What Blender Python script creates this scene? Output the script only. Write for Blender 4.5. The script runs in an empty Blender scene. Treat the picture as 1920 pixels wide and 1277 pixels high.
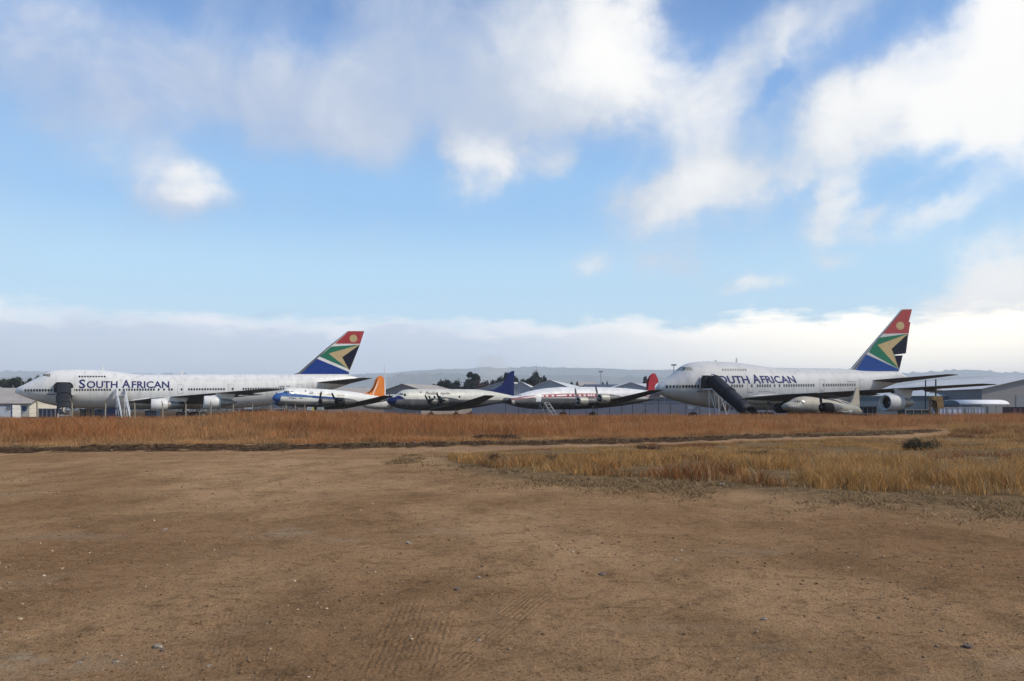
import bpy, bmesh, math, random
import numpy as np
from mathutils import Vector, Matrix

SC = bpy.context.scene
COL = SC.collection
F, HZ, CAMZ = 1440.0, 768.0, 1.7          # focal length and horizon row in photo pixels, eye height

# ------------------------------------------------------------------ camera
cam_data = bpy.data.cameras.new("camera")
cam = bpy.data.objects.new("camera", cam_data)
COL.objects.link(cam)
cam.location = (0, 0, CAMZ)
cam.rotation_euler = (math.radians(90), 0, 0)
cam_data.sensor_width = 36.0
cam_data.lens = 36.0 * F / 1920.0
cam_data.shift_y = (HZ - 638.5) / 1920.0
cam_data.clip_start = 0.1
cam_data.clip_end = 40000
SC.camera = cam

# ------------------------------------------------------------------ light and exposure
SUN_AZ, SUN_EL = math.radians(106), math.radians(44)   # azimuth clockwise from the view direction
sd = bpy.data.lights.new("sun", 'SUN')
sd.energy = 4.0
sd.angle = math.radians(2.0)
sd.color = (1.0, 0.91, 0.78)
sun = bpy.data.objects.new("sun", sd)
COL.objects.link(sun)
sdir = Vector((math.sin(SUN_AZ) * math.cos(SUN_EL), math.cos(SUN_AZ) * math.cos(SUN_EL), math.sin(SUN_EL)))
sun.rotation_euler = sdir.to_track_quat('Z', 'Y').to_euler()
sun.location = (60, -60, 80)

SC.view_settings.view_transform = 'Standard'
SC.view_settings.look = 'None'
SC.view_settings.exposure = 0.0
SC.view_settings.gamma = 1.0
SC.view_settings.use_curve_mapping = False
try:
    SC.cycles.use_denoising = True
    SC.cycles.denoiser = 'OPENIMAGEDENOISE'
    SC.cycles.max_bounces = 6
    SC.cycles.volume_bounces = 3
    SC.cycles.transparent_max_bounces = 16
except Exception:
    pass

# ------------------------------------------------------------------ world: Nishita sky plus procedural clouds (all by direction)
world = bpy.data.worlds.new("World")
SC.world = world
world.use_nodes = True
wt = world.node_tree
wt.nodes.clear()


def wn(t, **kw):
    n = wt.nodes.new(t)
    for k, v in kw.items():
        setattr(n, k, v)
    return n


def wl(a, b):
    wt.links.new(a, b)


def wmath(op, a, b=None, c=None, clamp=False):
    n = wn('ShaderNodeMath', operation=op, use_clamp=clamp)
    for i, v in enumerate((a, b, c)):
        if v is None:
            continue
        if isinstance(v, (int, float)):
            n.inputs[i].default_value = v
        else:
            wl(v, n.inputs[i])
    return n.outputs[0]


def wmix(fac, a, b):
    n = wn('ShaderNodeMix', data_type='RGBA')
    for idx, v in ((0, fac), (6, a), (7, b)):
        if isinstance(v, (int, float)):
            n.inputs[idx].default_value = v
        elif isinstance(v, tuple):
            n.inputs[idx].default_value = (*v, 1)
        else:
            wl(v, n.inputs[idx])
    return n.outputs[2]


sky = wn('ShaderNodeTexSky', sky_type='NISHITA')
sky.sun_disc = False
sky.sun_elevation = SUN_EL
sky.sun_rotation = SUN_AZ
sky.altitude = 1600
sky.air_density = 1.0
sky.dust_density = 1.2
sky.ozone_density = 1.5
SKY_STRENGTH = 0.12

tc = wn('ShaderNodeTexCoord')
sep = wn('ShaderNodeSeparateXYZ')
wl(tc.outputs['Generated'], sep.inputs[0])
az = wmath('ARCTAN2', sep.outputs[0], sep.outputs[1])
el = wmath('ARCSINE', sep.outputs[2])
# cloud-plane coordinates: perspective flattening toward the horizon
zz_ = wmath('ADD', wmath('MAXIMUM', sep.outputs[2], 0.0), 0.16)
cp = wn('ShaderNodeCombineXYZ')
wl(wmath('DIVIDE', sep.outputs[0], zz_), cp.inputs[0])
wl(wmath('DIVIDE', sep.outputs[1], zz_), cp.inputs[1])


def noise(vec, scale, detail=6, rough=0.55, w=0.0, dist=0.0):
    n = wn('ShaderNodeTexNoise', noise_dimensions='3D')
    n.inputs['Scale'].default_value = scale
    n.inputs['Detail'].default_value = detail
    n.inputs['Roughness'].default_value = rough
    n.inputs['Distortion'].default_value = dist
    off = wn('ShaderNodeVectorMath', operation='ADD')
    off.inputs[1].default_value = (w, w * 1.7, w * 0.3)
    wl(vec, off.inputs[0])
    wl(off.outputs[0], n.inputs['Vector'])
    return n


pe = wn('ShaderNodeCombineXYZ')
wl(az, pe.inputs[0])
wl(el, pe.inputs[1])
n_warp = noise(pe.outputs[0], 5.0, 5, 0.6, 3.1)
n_warp2 = noise(pe.outputs[0], 22.0, 4, 0.6, 7.7)
# warped angular coordinates
wv = wn('ShaderNodeVectorMath', operation='SUBTRACT')
wl(n_warp.outputs['Color'], wv.inputs[0])
wv.inputs[1].default_value = (0.5, 0.5, 0.5)
wv2 = wn('ShaderNodeVectorMath', operation='MULTIPLY')
wl(wv.outputs[0], wv2.inputs[0])
wv2.inputs[1].default_value = (0.17, 0.11, 0)
wv3 = wn('ShaderNodeVectorMath', operation='SUBTRACT')
wl(n_warp2.outputs['Color'], wv3.inputs[0])
wv3.inputs[1].default_value = (0.5, 0.5, 0.5)
wv4 = wn('ShaderNodeVectorMath', operation='MULTIPLY')
wl(wv3.outputs[0], wv4.inputs[0])
wv4.inputs[1].default_value = (0.06, 0.04, 0)
wa = wn('ShaderNodeVectorMath', operation='ADD')
wl(wv2.outputs[0], wa.inputs[0])
wl(wv4.outputs[0], wa.inputs[1])
pw = wn('ShaderNodeVectorMath', operation='ADD')
wl(pe.outputs[0], pw.inputs[0])
wl(wa.outputs[0], pw.inputs[1])


def ang(px, py):
    a = math.atan((px - 960) / F)
    return a, math.atan((HZ - py) / F * math.cos(a))


def blobs(lst, vec):
    total = None
    for (px, py, rx, ry, rot, wgt) in lst:
        a, e = ang(px, py)
        m = wn('ShaderNodeTexGradient', gradient_type='SPHERICAL')
        m.texture_mapping.vector_type = 'TEXTURE'
        m.texture_mapping.translation = (a, e, 0)
        m.texture_mapping.rotation = (0, 0, math.radians(rot))
        m.texture_mapping.scale = (rx / F, ry / F, 1)
        wl(vec, m.inputs['Vector'])
        mr = wn('ShaderNodeMapRange', interpolation_type='SMOOTHERSTEP')
        wl(m.outputs['Fac'], mr.inputs['Value'])
        mr.inputs['From Min'].default_value = 0.0
        mr.inputs['From Max'].default_value = 1.0
        mr.inputs['To Min'].default_value = 0.0
        mr.inputs['To Max'].default_value = wgt
        total = mr.outputs[0] if total is None else wmath('ADD', total, mr.outputs[0])
    return total


# px, py, radius x, radius y, tilt, weight    (soft veils and cumulus patches of the photographed sky)
COVER = [
    (200, 130, 330, 170, 0, 0.95), (195, 240, 190, 120, 0, 0.75), (480, 150, 290, 170, -15, 0.95), (600, 230, 300, 140, -8, 0.95),
    (770, 190, 300, 190, 0, 0.85), (600, 10, 420, 60, 0, 0.5), (330, 350, 150, 70, 0, 0.4), (540, 360, 130, 50, 0, 0.35), (230, 410, 190, 90, 20, 0.5),
    (860, 90, 380, 220, 0, 1.2), (1120, 90, 290, 210, 0, 1.7), (920, 305, 150, 115, 0, 1.35), (1040, 210, 330, 120, 0, 1.0),
    (1045, 310, 60, 45, 0, 0.5),
    (1270, 300, 240, 140, 55, 0.95), (1290, 370, 230, 95, 10, 0.95), (1440, 60, 350, 85, 25, 0.95), (1380, 250, 240, 100, 50, 0.35),
    (1560, 210, 340, 90, 38, 1.2), (1690, 220, 280, 80, 20, 1.0), (1880, 50, 270, 150, 40, 1.7), (1900, 180, 130, 110, 40, 1.0),
    (1545, 390, 120, 60, 70, 0.75), (1630, 410, 60, 35, 20, 0.5), (1780, 375, 130, 40, 25, 0.6), (1790, 290, 160, 35, 30, 0.5),
    (1290, 500, 130, 45, 0, 0.4), (1570, 487, 75, 30, 0, 0.5),
    (1900, 500, 190, 110, 30, 1.1), (1820, 590, 320, 90, 8, 0.9), (40, 480, 130, 90, 0, 0.28), (700, 460, 140, 80, 0, 0.22),
    (20, 170, 120, 160, 0, 0.4), (420, 590, 200, 16, 0, 0.35), (530, 588, 120, 14, 0, 0.4), (950, 560, 300, 18, 0, 0.25),
    (1560, 230, 600, 330, 15, 0.40), (1350, 430, 480, 150, 0, 0.34),
    (1290, 60, 80, 100, 30, -0.3), (1425, 165, 110, 35, 50, -0.45), (1700, 340, 150, 50, 5, -0.3), (330, 50, 90, 60, 0, -0.3), (1465, 370, 60, 40, 0, -0.3), (640, 330, 260, 50, -10, -0.3),
    (2300, 300, 450, 400, 0, 1.2), (-500, 250, 500, 300, 0, 0.8), (960, -500, 2200, 400, 0, 1.2),
]
BRIGHT = [
    (1190, 120, 230, 170, 0, 1.25), (1060, 60, 300, 150, 0, 0.45), (925, 315, 120, 95, 0, 0.75), (1320, 380, 200, 100, 15, 0.6),
    (1280, 290, 180, 140, 55, 0.45), (1600, 190, 320, 100, 38, 0.95), (1880, 50, 320, 170, 40, 1.9), (1900, 230, 220, 190, 0, 1.2), (1560, 390, 150, 90, 60, 0.6),
    (1500, 60, 330, 90, 35, 0.5), (340, 320, 130, 55, 0, 0.6), (190, 265, 130, 80, 0, 0.25), (1107, 505, 80, 40, 0, 0.5), (1430, 530, 100, 30, 0, 0.7), (1790, 375, 180, 100, 25, 0.5),
    (1850, 560, 500, 220, 10, 1.3), (2300, 300, 700, 600, 0, 0.9), (700, 60, 200, 80, 0, -0.15), (1000, 240, 200, 60, 0, -0.15),
]
SMALL = [(330, 345, 150, 85, 0, 0.85), (375, 330, 90, 60, 0, 0.35), (300, 400, 150, 70, 20, 0.25), (555, 358, 110, 45, 5, 0.5), (500, 372, 80, 40, 0, 0.25), (1108, 505, 80, 46, 0, 0.85), (1430, 532, 85, 34, 0, 0.85), (1370, 536, 110, 26, 0, 0.45), (1568, 488, 80, 32, 0, 0.4), (925, 315, 150, 110, 0, 0.6), (1045, 308, 65, 55, 0, 0.4)]
pw2 = wn('ShaderNodeVectorMath', operation='ADD')
wl(pe.outputs[0], pw2.inputs[0])
wsc = wn('ShaderNodeVectorMath', operation='SCALE')
wsc.inputs['Scale'].default_value = 0.55
wl(wa.outputs[0], wsc.inputs[0])
wl(wsc.outputs[0], pw2.inputs[1])
small = blobs(SMALL, pw2.outputs[0])
cov = wmath('ADD', blobs(COVER, pw.outputs[0]), small)
bri = wmath('ADD', blobs(BRIGHT, pw.outputs[0]), wmath('MULTIPLY', small, 0.5))
# fine structure
nd = noise(cp.outputs[0], 1.5, 8, 0.55, 1.3, 0.3)
nd2 = noise(pe.outputs[0], 9.0, 6, 0.55, 11.0, 0.5)
det = wmath('ADD', wmath('MULTIPLY', wmath('SUBTRACT', nd.outputs['Fac'], 0.5), 2.3), wmath('MULTIPLY', wmath('SUBTRACT', nd2.outputs['Fac'], 0.5), 2.3))
dens = wmath('ADD', cov, wmath('MULTIPLY', det, wmath('MINIMUM', wmath('ADD', cov, 0.12), 0.9)))
alpha = wn('ShaderNodeMapRange', interpolation_type='SMOOTHSTEP')
wl(dens, alpha.inputs['Value'])
alpha.inputs['From Min'].default_value = 0.0
alpha.inputs['From Max'].default_value = 1.85
alpha.inputs['To Max'].default_value = 0.97

brn = wmath('ADD', bri, wmath('MULTIPLY', det, 0.75))
brf = wn('ShaderNodeMapRange', interpolation_type='SMOOTHSTEP')
wl(brn, brf.inputs['Value'])
brf.inputs['From Min'].default_value = -0.35
brf.inputs['From Max'].default_value = 1.75
# cloud colour: lavender grey on the left of the view, white toward the sun side
azf = wn('ShaderNodeMapRange')
wl(az, azf.inputs['Value'])
azf.inputs['From Min'].default_value = -0.45
azf.inputs['From Max'].default_value = 0.35
cgrey = wmix(azf.outputs[0], (0.43, 0.54, 0.76), (0.63, 0.70, 0.80))
ccol = wmix(brf.outputs[0], cgrey, (1.12, 1.10, 1.06))

# clear sky, graded paler toward the horizon
skyc = wn('ShaderNodeVectorMath', operation='MULTIPLY')
wl(sky.outputs[0], skyc.inputs[0])
skyc.inputs[1].default_value = (SKY_STRENGTH, SKY_STRENGTH, SKY_STRENGTH)
clear = wn('ShaderNodeValToRGB')
cr = clear.color_ramp
cr.interpolation = 'EASE'
stops = [(0.0, (0.66, 0.92, 1.05)), (0.10, (0.72, 1.02, 1.18)), (0.20, (0.60, 0.96, 1.22)), (0.33, (0.34, 0.70, 1.14)), (0.50, (0.19, 0.46, 0.95)), (0.62, (0.12, 0.31, 0.73)), (1.0, (0.08, 0.22, 0.55))]
cr.elements[0].position, cr.elements[0].color = stops[0][0], (*stops[0][1], 1)
cr.elements[1].position, cr.elements[1].color = stops[-1][0], (*stops[-1][1], 1)
for p_, c_ in stops[1:-1]:
    e_ = cr.elements.new(p_)
    e_.color = (*c_, 1)
elf = wn('ShaderNodeMapRange')
wl(el, elf.inputs['Value'])
elf.inputs['From Max'].default_value = 0.80
wl(elf.outputs[0], clear.inputs[0])
base = wmix(0.72, skyc.outputs[0], clear.outputs[0])
withc = wmix(alpha.outputs[0], base, ccol)

# distant stratocumulus bank along the horizon
bn = noise(pe.outputs[0], 1.0, 7, 0.6, 5.0)
bm_ = wn('ShaderNodeMapping')
bm_.inputs['Scale'].default_value = (11.0, 34.0, 1)
wl(pe.outputs[0], bm_.inputs['Vector'])
wl(bm_.outputs[0], bn.inputs['Vector'])
top_el = math.atan((HZ - 612) / F)
el_w = wmath('ADD', el, wmath('MULTIPLY', wmath('SUBTRACT', bn.outputs['Fac'], 0.5), -0.075))
edge = wn('ShaderNodeMapRange', interpolation_type='SMOOTHSTEP')
wl(el_w, edge.inputs['Value'])
edge.inputs['From Min'].default_value = top_el + 0.014
edge.inputs['From Max'].default_value = top_el - 0.008
rimf = wn('ShaderNodeMapRange', interpolation_type='SMOOTHSTEP')
n_rim = noise(pe.outputs[0], 4.5, 4, 0.6, 21.0)
wl(wmath('ADD', el_w, wmath('MULTIPLY', wmath('SUBTRACT', n_rim.outputs['Fac'], 0.55), 0.09)), rimf.inputs['Value'])
rimf.inputs['From Min'].default_value = top_el - 0.028
rimf.inputs['From Max'].default_value = top_el
bank_l = wmix(rimf.outputs[0], wmix(bn.outputs['Fac'], (0.56, 0.69, 0.90), (0.82, 0.90, 1.04)), (1.12, 1.14, 1.20))
azr = wn('ShaderNodeMapRange', interpolation_type='SMOOTHSTEP')
wl(az, azr.inputs['Value'])
azr.inputs['From Min'].default_value = -0.10
azr.inputs['From Max'].default_value = 0.55
bank = wmix(azr.outputs[0], bank_l, (2.12, 1.88, 1.48))
edgea = wmath('MULTIPLY', edge.outputs[0], 0.92)
final = wmix(edgea, withc, bank)
# ground half of the sphere: plain earth colour
low = wn('ShaderNodeMapRange')
wl(el, low.inputs['Value'])
low.inputs['From Min'].default_value = -0.02
low.inputs['From Max'].default_value = 0.0
final = wmix(low.outputs[0], (0.16, 0.12, 0.09), final)

bg = wn('ShaderNodeBackground')
wl(final, bg.inputs['Color'])
bg.inputs['Strength'].default_value = 1.0
wo = wn('ShaderNodeOutputWorld')
wl(bg.outputs[0], wo.inputs[0])

# ====================================================================== helpers
rnd = random.Random(7)
rng = np.random.default_rng(11)


def X(px, D):
    """metres to the right of the view axis for a photo column at distance D"""
    return (px - 960.0) / F * D


def Zh(py, D):
    """height above ground for a photo row at distance D"""
    return CAMZ + (HZ - py) / F * D


def mat(name, color, rough=0.7, metal=0.0, var=0.12, vscale=3.0, bump=0.0, bscale=20.0, spec=0.5, bands=None, nose=None, streak=None, stretch=(1, 1, 1), wave=None):
    """procedural material. bands: list of (z, colour) steps by object height; streak: dirt colour run down the surface;
    wave: (axis, scale, strength) corrugation bump"""
    m = bpy.data.materials.new(name)
    m.use_nodes = True
    nt = m.node_tree
    b = nt.nodes['Principled BSDF']
    b.inputs['Roughness'].default_value = rough
    b.inputs['Metallic'].default_value = metal
    b.inputs['Specular IOR Level'].default_value = spec
    tcn = nt.nodes.new('ShaderNodeTexCoord')
    obj = tcn.outputs['Object']
    mp = nt.nodes.new('ShaderNodeMapping')
    mp.inputs['Scale'].default_value = stretch
    nt.links.new(obj, mp.inputs['Vector'])
    nz = nt.nodes.new('ShaderNodeTexNoise')
    nz.inputs['Scale'].default_value = vscale
    nz.inputs['Detail'].default_value = 5
    nt.links.new(mp.outputs[0], nz.inputs['Vector'])

    def mixrgb(fac, a, b_):
        n = nt.nodes.new('ShaderNodeMix')
        n.data_type = 'RGBA'
        for i, v in ((0, fac), (6, a), (7, b_)):
            if isinstance(v, (int, float)):
                n.inputs[i].default_value = v
            elif isinstance(v, tuple):
                n.inputs[i].default_value = (*v[:3], 1)
            else:
                nt.links.new(v, n.inputs[i])
        return n.outputs[2]
    col = color
    if bands:
        sp = nt.nodes.new('ShaderNodeSeparateXYZ')
        nt.links.new(obj, sp.inputs[0])
        for zlev, c in bands:
            g = nt.nodes.new('ShaderNodeMath')
            g.operation = 'GREATER_THAN'
            nt.links.new(sp.outputs[2], g.inputs[0])
            if isinstance(zlev, tuple):      # (z0, slope): the line climbs along the body
                ad = nt.nodes.new('ShaderNodeMath')
                ad.operation = 'MULTIPLY_ADD'
                nt.links.new(sp.outputs[0], ad.inputs[0])
                ad.inputs[1].default_value = zlev[1]
                ad.inputs[2].default_value = zlev[0]
                nt.links.new(ad.outputs[0], g.inputs[1])
            else:
                g.inputs[1].default_value = zlev
            col = mixrgb(g.outputs[0], col, c)
    if nose:                                  # paint scheme of the nose: colour forward of a station
        sp2 = nt.nodes.new('ShaderNodeSeparateXYZ')
        nt.links.new(obj, sp2.inputs[0])
        g = nt.nodes.new('ShaderNodeMath')
        g.operation = 'LESS_THAN'
        nt.links.new(sp2.outputs[0], g.inputs[0])
        g.inputs[1].default_value = nose[0]
        col = mixrgb(g.outputs[0], col, nose[1])
    mr = nt.nodes.new('ShaderNodeMapRange')
    nt.links.new(nz.outputs['Fac'], mr.inputs['Value'])
    mr.inputs['From Min'].default_value = 0.3
    mr.inputs['From Max'].default_value = 0.7
    mr.inputs['To Min'].default_value = 1.0 - var
    mr.inputs['To Max'].default_value = 1.0 + var * 0.6
    mul = nt.nodes.new('ShaderNodeVectorMath')
    mul.operation = 'SCALE'
    if isinstance(col, tuple):
        mul.inputs[0].default_value = col[:3]
    else:
        nt.links.new(col, mul.inputs[0])
    nt.links.new(mr.outputs[0], mul.inputs['Scale'])
    col = mul.outputs[0]
    if streak:
        n2 = nt.nodes.new('ShaderNodeTexNoise')
        mp2 = nt.nodes.new('ShaderNodeMapping')
        mp2.inputs['Scale'].default_value = streak[1]
        nt.links.new(obj, mp2.inputs['Vector'])
        nt.links.new(mp2.outputs[0], n2.inputs['Vector'])
        n2.inputs['Scale'].default_value = 1.0
        n2.inputs['Detail'].default_value = 6
        n2.inputs['Roughness'].default_value = 0.65
        m2 = nt.nodes.new('ShaderNodeMapRange')
        nt.links.new(n2.outputs['Fac'], m2.inputs['Value'])
        m2.inputs['From Min'].default_value = 0.48
        m2.inputs['From Max'].default_value = 0.78
        m2.inputs['To Max'].default_value = streak[2]
        col = mixrgb(m2.outputs[0], col, streak[0])
    nt.links.new(col, b.inputs['Base Color'])
    h = None
    if bump:
        nb = nt.nodes.new('ShaderNodeTexNoise')
        nb.inputs['Scale'].default_value = bscale
        nb.inputs['Detail'].default_value = 5
        nt.links.new(obj, nb.inputs['Vector'])
        bp = nt.nodes.new('ShaderNodeBump')
        bp.inputs['Strength'].default_value = bump
        bp.inputs['Distance'].default_value = 0.05
        nt.links.new(nb.outputs['Fac'], bp.inputs['Height'])
        h = bp
    if wave:
        wv_ = nt.nodes.new('ShaderNodeTexWave')
        wv_.bands_direction = wave[0]
        wv_.inputs['Scale'].default_value = wave[1]
        nt.links.new(obj, wv_.inputs['Vector'])
        bp = nt.nodes.new('ShaderNodeBump')
        bp.inputs['Strength'].default_value = wave[2]
        bp.inputs['Distance'].default_value = 0.08
        nt.links.new(wv_.outputs['Fac'], bp.inputs['Height'])
        if h:
            nt.links.new(h.outputs[0], bp.inputs['Normal'])
        h = bp
    if h:
        nt.links.new(h.outputs[0], b.inputs['Normal'])
    return m


class MB:
    """collects geometry for ONE mesh object"""

    def __init__(self):
        self.v, self.f, self.mi = [], [], []

    def add(self, verts, faces, mi=0):
        o = len(self.v)
        self.v += [tuple(p) for p in verts]
        self.f += [tuple(i + o for i in f) for f in faces]
        self.mi += [mi] * len(faces)

    def box(self, c, s, rz=0.0, mi=0):
        hx, hy, hz = s[0] / 2, s[1] / 2, s[2] / 2
        cr_, sr = math.cos(rz), math.sin(rz)
        vs = []
        for dx, dy, dz in ((-1, -1, -1), (1, -1, -1), (1, 1, -1), (-1, 1, -1), (-1, -1, 1), (1, -1, 1), (1, 1, 1), (-1, 1, 1)):
            x_, y_ = dx * hx, dy * hy
            vs.append((c[0] + x_ * cr_ - y_ * sr, c[1] + x_ * sr + y_ * cr_, c[2] + dz * hz))
        self.add(vs, [(0, 3, 2, 1), (4, 5, 6, 7), (0, 1, 5, 4), (1, 2, 6, 5), (2, 3, 7, 6), (3, 0, 4, 7)], mi)
        return self

    def tube(self, pts, r, n=8, mi=0, cap=True):
        """tube through points; r is a number or one radius per point"""
        pts = [Vector(p) for p in pts]
        rs = r if isinstance(r, (list, tuple)) else [r] * len(pts)
        rings = []
        for i, p in enumerate(pts):
            d = (pts[min(i + 1, len(pts) - 1)] - pts[max(i - 1, 0)])
            d = d.normalized() if d.length > 1e-9 else Vector((0, 0, 1))
            up = Vector((0, 0, 1)) if abs(d.z) < 0.95 else Vector((1, 0, 0))
            a = d.cross(up).normalized()
            b = a.cross(d).normalized()
            rings.append([p + (a * math.cos(2 * math.pi * k / n) + b * math.sin(2 * math.pi * k / n)) * rs[i] for k in range(n)])
        vs = [q for ring in rings for q in ring]
        fs = []
        for i in range(len(pts) - 1):
            for k in range(n):
                a0, a1 = i * n + k, i * n + (k + 1) % n
                fs.append((a0, a1, a1 + n, a0 + n))
        if cap:
            fs.append(tuple(range(n - 1, -1, -1)))
            fs.append(tuple((len(pts) - 1) * n + k for k in range(n)))
        self.add(vs, fs, mi)
        return self

    def revolve(self, c, prof, n=28, mi=0, axis='X'):
        """profile [(along x, radius)] around the x axis through c"""
        vs, fs = [], []
        for (a, r) in prof:
            for k in range(n):
                t = 2 * math.pi * k / n
                if axis == 'X':
                    vs.append((c[0] + a, c[1] + r * math.cos(t), c[2] + r * math.sin(t)))
                elif axis == 'Y':
                    vs.append((c[0] + r * math.cos(t), c[1] + a, c[2] + r * math.sin(t)))
                else:
                    vs.append((c[0] + r * math.cos(t), c[1] + r * math.sin(t), c[2] + a))
        for i in range(len(prof) - 1):
            for k in range(n):
                fs.append((i * n + k, i * n + (k + 1) % n, (i + 1) * n + (k + 1) % n, (i + 1) * n + k))
        self.add(vs, fs, mi)
        return self

    def build(self, name, mats, parent=None, smooth=False, loc=None, rz=0.0):
        me = bpy.data.meshes.new(name)
        me.from_pydata(self.v, [], self.f)
        if not isinstance(mats, (list, tuple)):
            mats = [mats]
        for m_ in mats:
            me.materials.append(m_)
        me.polygons.foreach_set('material_index', self.mi)
        bmx = bmesh.new()
        bmx.from_mesh(me)
        bmesh.ops.recalc_face_normals(bmx, faces=bmx.faces)
        bmx.to_mesh(me)
        bmx.free()
        if smooth:
            me.polygons.foreach_set('use_smooth', [True] * len(me.polygons))
            try:
                me.set_sharp_from_angle(angle=math.radians(35))
            except Exception:
                pass
        o = bpy.data.objects.new(name, me)
        COL.objects.link(o)
        if parent:
            o.parent = parent
        if loc:
            o.location = loc
        o.rotation_euler = (0, 0, rz)
        return o


def tag(o, label=None, cat=None, group=None, kind=None):
    for k, v in (('label', label), ('category', cat), ('group', group), ('kind', kind)):
        if v:
            o[k] = v
    return o


def thing(name, label, cat, loc=(0, 0, 0), rz=0.0, group=None):
    o = bpy.data.objects.new(name, None)
    o.empty_display_size = 1.0
    COL.objects.link(o)
    o.location = loc
    o.rotation_euler = (0, 0, rz)
    return tag(o, label, cat, group)


def copy_tree(o, parent=None):
    c = o.copy()
    COL.objects.link(c)
    if parent:
        c.parent = parent
    for ch in list(o.children):
        copy_tree(ch, c)
    return c


# ------------------------------------------------------------------ numpy noise
def _hash(ix, iy, seed):
    h = (ix.astype(np.int64) * 374761393 + iy.astype(np.int64) * 668265263 + seed * 974634777) & 0xffffffff
    h = ((h ^ (h >> 13)) * 1274126177) & 0xffffffff
    return ((h ^ (h >> 16)) & 0xffff) / 65535.0


def vnoise(x, y, seed=0):
    ix, iy = np.floor(x), np.floor(y)
    fx, fy = x - ix, y - iy
    fx, fy = fx * fx * (3 - 2 * fx), fy * fy * (3 - 2 * fy)
    a, b = _hash(ix, iy, seed), _hash(ix + 1, iy, seed)
    c, d = _hash(ix, iy + 1, seed), _hash(ix + 1, iy + 1, seed)
    return (a * (1 - fx) + b * fx) * (1 - fy) + (c * (1 - fx) + d * fx) * fy


def fbm(x, y, sc, octv=4, seed=0, rough=0.5):
    t, amp, tot = 0.0, 1.0, 0.0
    for k in range(octv):
        t = t + amp * vnoise(x / sc * 2 ** k + 17.3 * k, y / sc * 2 ** k - 9.1 * k, seed + k)
        tot += amp
        amp *= rough
    return t / tot


def sstep(x, a, b):
    t = np.clip((x - a) / (b - a), 0, 1)
    return t * t * (3 - 2 * t)


# ------------------------------------------------------------------ ground relief
def ridge_y(x):            # centre line of the heap of dark clods beside the track
    return np.interp(x, [-60, -21, -10, 0, 12, 25, 40, 90], [25.5, 31.8, 35.0, 38.6, 46.0, 55.0, 66, 100])


def far_grass_y(x):        # near edge of the far veld grass
    return ridge_y(x) + np.interp(x, [-40, -20, 0, 25, 45], [3.0, 4.0, 3.0, 3.0, 2.0])


def near_front(x):         # near edge of the grass patch on the right
    return np.interp(x, [-2.5, -1.4, 0.5, 4.5, 7.0, 9.6, 20, 40], [27.5, 24.0, 20.6, 17.9, 15.6, 14.2, 9.5, 5])


def near_back(x):          # far edge of that patch (then comes the track)
    return np.interp(x, [-2.5, -1.4, 6, 15, 24, 30, 60], [28.5, 31, 37, 42, 46, 52, 110])


def height(x, y):
    """ground height in metres"""
    x = np.asarray(x, float)
    y = np.asarray(y, float)
    r = np.sqrt(x * x + y * y)
    h = (fbm(x, y, 9.0, 4, 3) - 0.5) * 0.16 * sstep(r, 4, 14)
    h = h + (fbm(x, y, 1.3, 4, 9, 0.6) - 0.5) * 0.05 * (1 - sstep(r, 40, 90))
    near = 1 - sstep(r, 16, 32)
    h = h + (fbm(x, y, 0.32, 4, 21, 0.65) - 0.5) * 0.042 * near
    h = h + np.clip(fbm(x, y, 0.16, 3, 25, 0.6) - 0.62, 0, 1) * 0.10 * near
    # heap of clods
    ry = ridge_y(x)
    d = np.abs(y - ry)
    wdt = np.interp(x, [-25, 0, 25, 45], [3.2, 2.7, 3.2, 2.5])
    m = np.clip(1 - d / wdt, 0, 1)
    m = m * m * (3 - 2 * m)
    fade = 1 - sstep(x, 34, 48)
    cl = fbm(x, y, 0.55, 4, 33, 0.65)
    h = h + m * fade * (0.01 + 0.26 * np.clip(cl - 0.36, 0, 1) * 1.6)
    # wheel lane on the near side of the heap
    for off in (2.7, 3.9):
        dd = np.abs(y - (ry - off))
        h = h - 0.05 * np.clip(1 - dd / 0.35, 0, 1) * fade
    # low bank under the far grass
    fg = far_grass_y(x)
    t = y - fg
    bank = sstep(t, 0, 22) * (1 - sstep(t, 34, 58))
    amp = 0.46 + 0.62 * np.exp(-((x + 21) / 7.5) ** 2) + 0.12 * np.exp(-((x - 30) / 10) ** 2) + 0.15 * (fbm(x, y * 0.2, 12, 3, 5) - 0.5)
    amp = amp * np.interp(x, [-60, -28, -16, 0, 60], [0.55, 0.62, 1, 0.92, 0.8])
    h = h + bank * amp
    return h


NR, NC = 900, 460
yy = np.concatenate([np.linspace(-60, 2.5, 20, endpoint=False), 2.5 * (130 / 2.5) ** np.linspace(0, 1, NR), np.geomspace(150, 9500, 60)])
tt = np.concatenate([[-60, -12, -5, -2.6, -1.6, -1.1], np.linspace(-0.82, 0.82, NC), [1.1, 1.6, 2.6, 5, 12, 60]])
ww = np.maximum(np.abs(yy), 4.0)
lim = np.where(yy > 100, 1.0, 1.0)
GX = tt[None, :] * ww[:, None]
GX = np.clip(GX, -9000, 9000)
GX += np.linspace(-1, 1, len(tt))[None, :] * 0.5 * (np.abs(GX) >= 9000)
GY = np.repeat(yy[:, None], len(tt), 1)
GZ = height(GX, GY)
GZ[GY < 2.4] *= 0.3
GZ[GY > 260] = 0.0


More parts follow.
